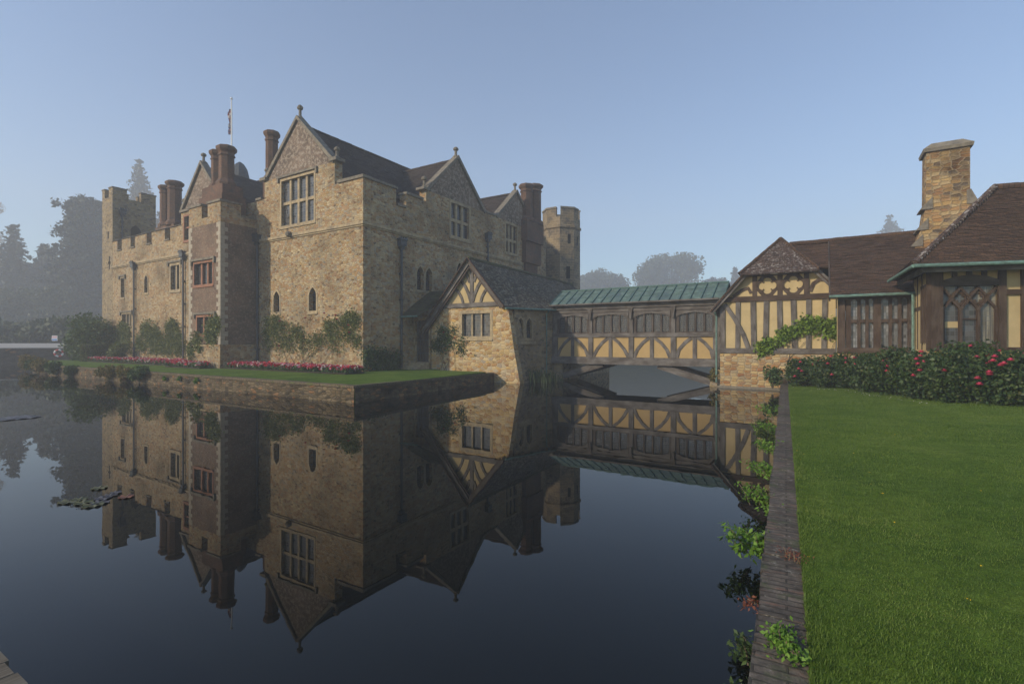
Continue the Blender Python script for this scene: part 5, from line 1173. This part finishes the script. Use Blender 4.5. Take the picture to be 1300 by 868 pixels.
# rose bed: one bush after another along the lawn edge
HP = [(13.75, 23.4), (14.0, 21.9), (14.35, 20.6), (14.15, 19.3), (13.9, 18.0), (13.75, 16.7), (13.7, 15.4), (14.2, 14.3), (14.9, 15.7), (15.2, 13.5), (16.2, 14.6), (16.8, 13.0), (15.3, 17.0)]
HL = ['rose bush at the far end beside the vine', 'rose bush under the left end of the oak window', 'rose bush under the middle of the long oak window', 'rose bush in front of the green downpipe', 'rose bush with a cluster of pink blooms before the bay corner', 'low rose bush at the lawn corner below the bay post', 'dense rose bush nearest the lawn below the traceried window', 'dark rose bush right of the lawn corner', 'inner rose bush under the traceried window', 'yellow-tinged rose bush at the right edge of the lawn', 'rose bush below the ochre panel of the bay', 'rose bush cut by the right edge', 'tall rose bush against the bay window sill']
HT = [1.25, 1.4, 1.4, 1.45, 1.65, 1.45, 1.5, 1.5, 1.7, 1.4, 1.55, 1.3, 1.75]
BL = {0: [(-.3, -.3, .8), (.3, -.6, 1.2), (-.5, -.3, .45)], 1: [(.1, -.7, .95), (.28, -.7, 1.05), (.4, -.65, 1.15), (-.3, -.6, .6)], 2: [(.0, -.7, .85), (.5, -.6, .5)], 3: [(-.5, -.8, 1.2), (-.3, -.8, 1.28), (-.15, -.8, 1.22), (.2, -.8, 1.05), (.4, -.8, 1.12), (-.3, -.8, .7)],
      4: [(.2, -.75, 1.55), (.38, -.7, 1.42), (.1, -.8, 1.4), (.3, -.8, 1.35)], 5: [(-.2, -.7, .75), (-.5, -.5, .95)], 6: [(-.1, -.75, .62), (.6, -.5, 1.2)], 9: [(.3, -.4, 1.25)], 10: [(.5, -.6, 1.35), (-.2, -.7, 1.2)]}
for i, ((x, y), h_, lab) in enumerate(zip(HP, HT, HL)):
    t = bush('rose_bush', x, y, gz(x, y) - .02, .95, .85, h_, lab, 'rose bush', .072, 8000, 'rose', 46, 'rose bushes along the lawn', world=True, sg=.13)
    for b in list(BL.get(i, ())) + [(-.75 * math.cos(q) + .35, -.78 * math.sin(q), h_ * rng.uniform(.5, .98)) for q in rng.uniform(.2, 1.9, 6)]:
        bloom(t, (x + b[0] * .9 - .38, y + b[1] * 1.6, gz(x, y) + b[2]), .09, 'bloom_rose', (x, y, gz(x, y) - .02))
# weeds growing on the garden wall
def wallp(s, t): q = W0 + WD * s + WN * t; return float(q[0]), float(q[1])
def nettle(s, t, z, n, h, sp, label, mat='fern', leaf=.032, group='weeds on the garden wall', name='nettle_clump'):
    x, y = wallp(s, t); o = wthing(name, x, y, z, label, 'weed', group); mb = MB(); cs = []
    for i in range(n):
        a = rng.uniform(0, 6.28); ln = h * rng.uniform(.6, 1.1); p0 = Vector((x + rng.normal() * sp, y + rng.normal() * sp * 1.6, z)); lean = Vector((math.cos(a) * .35 - WN[0] * .45 * (t < 0.05), math.sin(a) * .35 - WN[1] * .45 * (t < 0.05), .85)); q = p0 + lean * ln
        mb.tube([p0, p0.lerp(q, .5) + Vector((0, 0, .03)), q], [.006, .005, .003], 4)
        for f_ in np.linspace(.25, 1, 7):
            p = p0.lerp(q, f_)
            for k in range(5): cs.append(tuple(p + Vector((rng.normal() * .05, rng.normal() * .045, rng.normal() * .015))))
    mb.build('stem', M['stem'], o); leaf_obj('foliage', cs, leaf, L[mat], o, (x, y, z), 1.9, flat=(0, 0, 1)); return o
nettle(8.6, -.06, .12, 16, .3, .14, 'long run of nettles below the wall coping toward the house'); nettle(6.4, -.06, .12, 14, .28, .12, 'nettle clump on the wall face halfway along'); nettle(4.6, -.06, .12, 15, .32, .11, 'bright nettle clump leaning over the water'); nettle(2.75, -.06, .12, 18, .28, .09, 'nearest bright nettle clump overhanging the water', leaf=.04)
nettle(11.5, -.06, .1, 12, .32, .2, 'yellow-flecked weeds on the wall far along'); nettle(15, -.08, .08, 16, .38, .3, 'thin weeds on the far stretch of wall')
nettle(.52, .17, .385, 12, .1, .045, 'small green tuft growing on the wall top', leaf=.022, name='weed_tuft'); nettle(2.15, .22, .385, 7, .10, .03, 'reddish weed growing from a hole in the wall top', 'redleaf', .010, name='weed_tuft'); nettle(1.35, -.06, .2, 3, .08, .02, 'tiny red weed on the wall face', 'redleaf', .02, name='weed_tuft')
nettle(.9, -.06, .02, 5, .14, .05, 'dark weed low on the wall near the water', 'shrub', .028, name='weed_tuft'); nettle(.3, -.06, .02, 5, .15, .05, 'nearest dark weed at the waterline', 'shrub', .028, name='weed_tuft')

# ------------------------------------------------------------------ water lilies
M['pad'] = plain('lily_pad', (.085, .09, .04), .35, 3, .45, 0, ((.10, .075, .04), 2, .6), .1); M['padred'] = plain('red_lily_pad', (.16, .07, .045), .3, 3, .45, 0, None, .1); M['padgrey'] = plain('grey_lily_pad', (.075, .07, .075), .3, 3, .4, 0, None, .1)
def pad(px, py, r, m, label):
    d = 637 * 2.5 / (py - 434); x = (px - 650) / 637 * d; o = wthing('lily_pad', x, d, .01, label, 'lily pad', 'water lily pads'); a0 = rng.uniform(0, 6.28); mb = MB(); k = 22
    top = [(x, d, .012)] + [(x + r * math.cos(a0 + .25 + 5.78 * i / k), d + r * math.sin(a0 + .25 + 5.78 * i / k), .012 + .012 * math.sin(i * 1.9) + .006) for i in range(k + 1)]
    bot = [(p[0], p[1], p[2] - .006) for p in top]; n_ = len(top)
    mb.add(top + bot, [(0, i, i + 1) for i in range(1, k + 1)] + [(n_, n_ + i + 1, n_ + i) for i in range(1, k + 1)] + [(i, i + 1, n_ + i + 1, n_ + i) for i in range(1, k + 1)]); mb.build('blade', m, o)
for px, py, r, m, lab in ((88, 637, .17, 'pad', 'leftmost olive pad of the near lily group'), (101, 634.5, .13, 'pad', 'small olive pad second from the left in the near group'), (106, 638.5, .15, 'pad', 'olive pad in the middle of the near lily group'), (118, 641.5, .17, 'pad', 'olive pad nearest the viewer in the near lily group'), (127, 638.5, .15, 'padgrey', 'greyish pad at the right of the near lily group'), (131, 633, .14, 'padgrey', 'greyish pad above the others in the near lily group'), (140, 629.5, .12, 'padgrey', 'greyish pad touching the reflected tower'), (147, 626, .1, 'padgrey', 'smallest greyish pad of the near lily group'), (160, 631, .13, 'padred', 'single reddish pad lying apart at the right'), (126, 620, .14, 'pad', 'single olive pad behind the near lily group')):
    pad(px, py, r * .82, M[m], lab)
for i, (px, py) in enumerate(((4, 533), (12, 530.5), (20, 530), (28, 529), (37, 530), (8, 531.5), (16, 531.8))): pad(px, py, .3, M['padgrey'], 'pale pad in the far lily patch at the left edge')

# ------------------------------------------------------------------ grass of the lawn, daisies and fallen petals
def grass_blades():
    N = 600000
    # more blades near the camera: sample the lawn by distance
    s = rng.uniform(0, 1, N) ** 1.8 * 25 - 2.2; t = .29 + rng.uniform(0, 1, N) ** 1.25 * np.minimum(12, 3.2 + 1.15 * (s + 2.2)); keep = np.ones(N, bool)
    x = W0[0] + WD[0] * s + WN[0] * t; y = W0[1] + WD[1] * s + WN[1] * t
    keep = (y > 2.2) & (x < 1.08 * y + .6); x, y, t, s = x[keep], y[keep], t[keep], s[keep]; n = len(x)
    z = .40 + .055 * t
    h = rng.uniform(.007, .021, n) * (1 + .03 * y) * (1 + .6 * (t < .42)); a = rng.uniform(0, 6.283, n); lean = rng.uniform(.2, 1.1, n) * h; w = (.0018 + .0005 * y) * rng.uniform(.7, 1.4, n)
    dx, dy = np.cos(a), np.sin(a); b = a + rng.uniform(-.8, .8, n)
    v = np.empty((n, 3, 3)); z0 = z - .012
    v[:, 0] = np.stack([x - dy * w, y + dx * w, z0], 1); v[:, 1] = np.stack([x + dy * w, y - dx * w, z0], 1); v[:, 2] = np.stack([x + np.cos(b) * lean, y + np.sin(b) * lean, z + h], 1)
    me = bpy.data.meshes.new('grass'); me.vertices.add(3 * n); me.vertices.foreach_set('co', v.ravel()); me.loops.add(3 * n); me.loops.foreach_set('vertex_index', np.arange(3 * n, dtype=np.int32))
    me.polygons.add(n); me.polygons.foreach_set('loop_start', np.arange(0, 3 * n, 3, dtype=np.int32)); me.polygons.foreach_set('loop_total', np.full(n, 3, np.int32)); me.materials.append(L['grass']); me.update()
    o = bpy.data.objects.new('grass', me); col.objects.link(o); o['kind'] = 'stuff'; tag(o, 'short mown green grass of the garden lawn', 'grass')
grass_blades()
pts = []
for px, py in ((1020, 575), (1012, 571), (1016, 582), (1083, 577), (1066, 609), (1105, 617), (1120, 629), (1104, 602), (1136, 556), (1120, 629), (1245, 632), (1247, 726), (1229, 766), (1136, 666), (1026, 705)):
    d = 637 * 2.03 / (py - 434); pts.append(((px - 650) / 637 * d, d, 0))
for i, p in enumerate(pts):
    z = gz(p[0], p[1]) + .035
    q = leaf_obj('buttercup', [(p[0] + rng.normal() * .007, p[1] + rng.normal() * .007, z) for _ in range(5)], .010, L['buttercup'], None, (p[0], p[1], z), 1.1); q.location = (p[0], p[1], z); tag(q, 'tiny yellow buttercup in the lawn grass', 'flower', 'buttercups in the lawn')
pts = []
for i in range(70):
    f_ = rng.uniform(0, 1); k = f_ * 6; j = int(k); a, b = np.array(HP[j]), np.array(HP[j + 1]); p = a + (b - a) * (k - j) - np.array([.95, .35]) * rng.uniform(.8, 1.25); pts.append((p[0], p[1], gz(p[0], p[1]) + .02))
q = leaf_obj('fallen_petals', pts, .026, L['petal'], None, flat=(0, 0, 1)); q['kind'] = 'stuff'; tag(q, 'pale fallen rose petals along the edge of the bed', 'petals')

# ------------------------------------------------------------------ the mist
hm = bpy.data.materials.new('haze'); hm.use_nodes = True; nt = hm.node_tree
for n_ in list(nt.nodes):
    if n_.type != 'OUTPUT_MATERIAL': nt.nodes.remove(n_)
pv = nt.nodes.new('ShaderNodeVolumePrincipled'); pv.inputs['Color'].default_value = (.90, .94, 1, 1); pv.inputs['Density'].default_value = HAZE_DENSITY; pv.inputs['Anisotropy'].default_value = .1
nt.links.new(pv.outputs[0], nt.nodes['Material Output'].inputs['Volume'])
mb = MB(); mb.box(-260, 260, -60, 335, -2.4, 84); hz_ = mb.build('haze', hm); hz_['kind'] = 'stuff'; tag(hz_, 'pale morning mist lying over the moat and trees', 'mist')
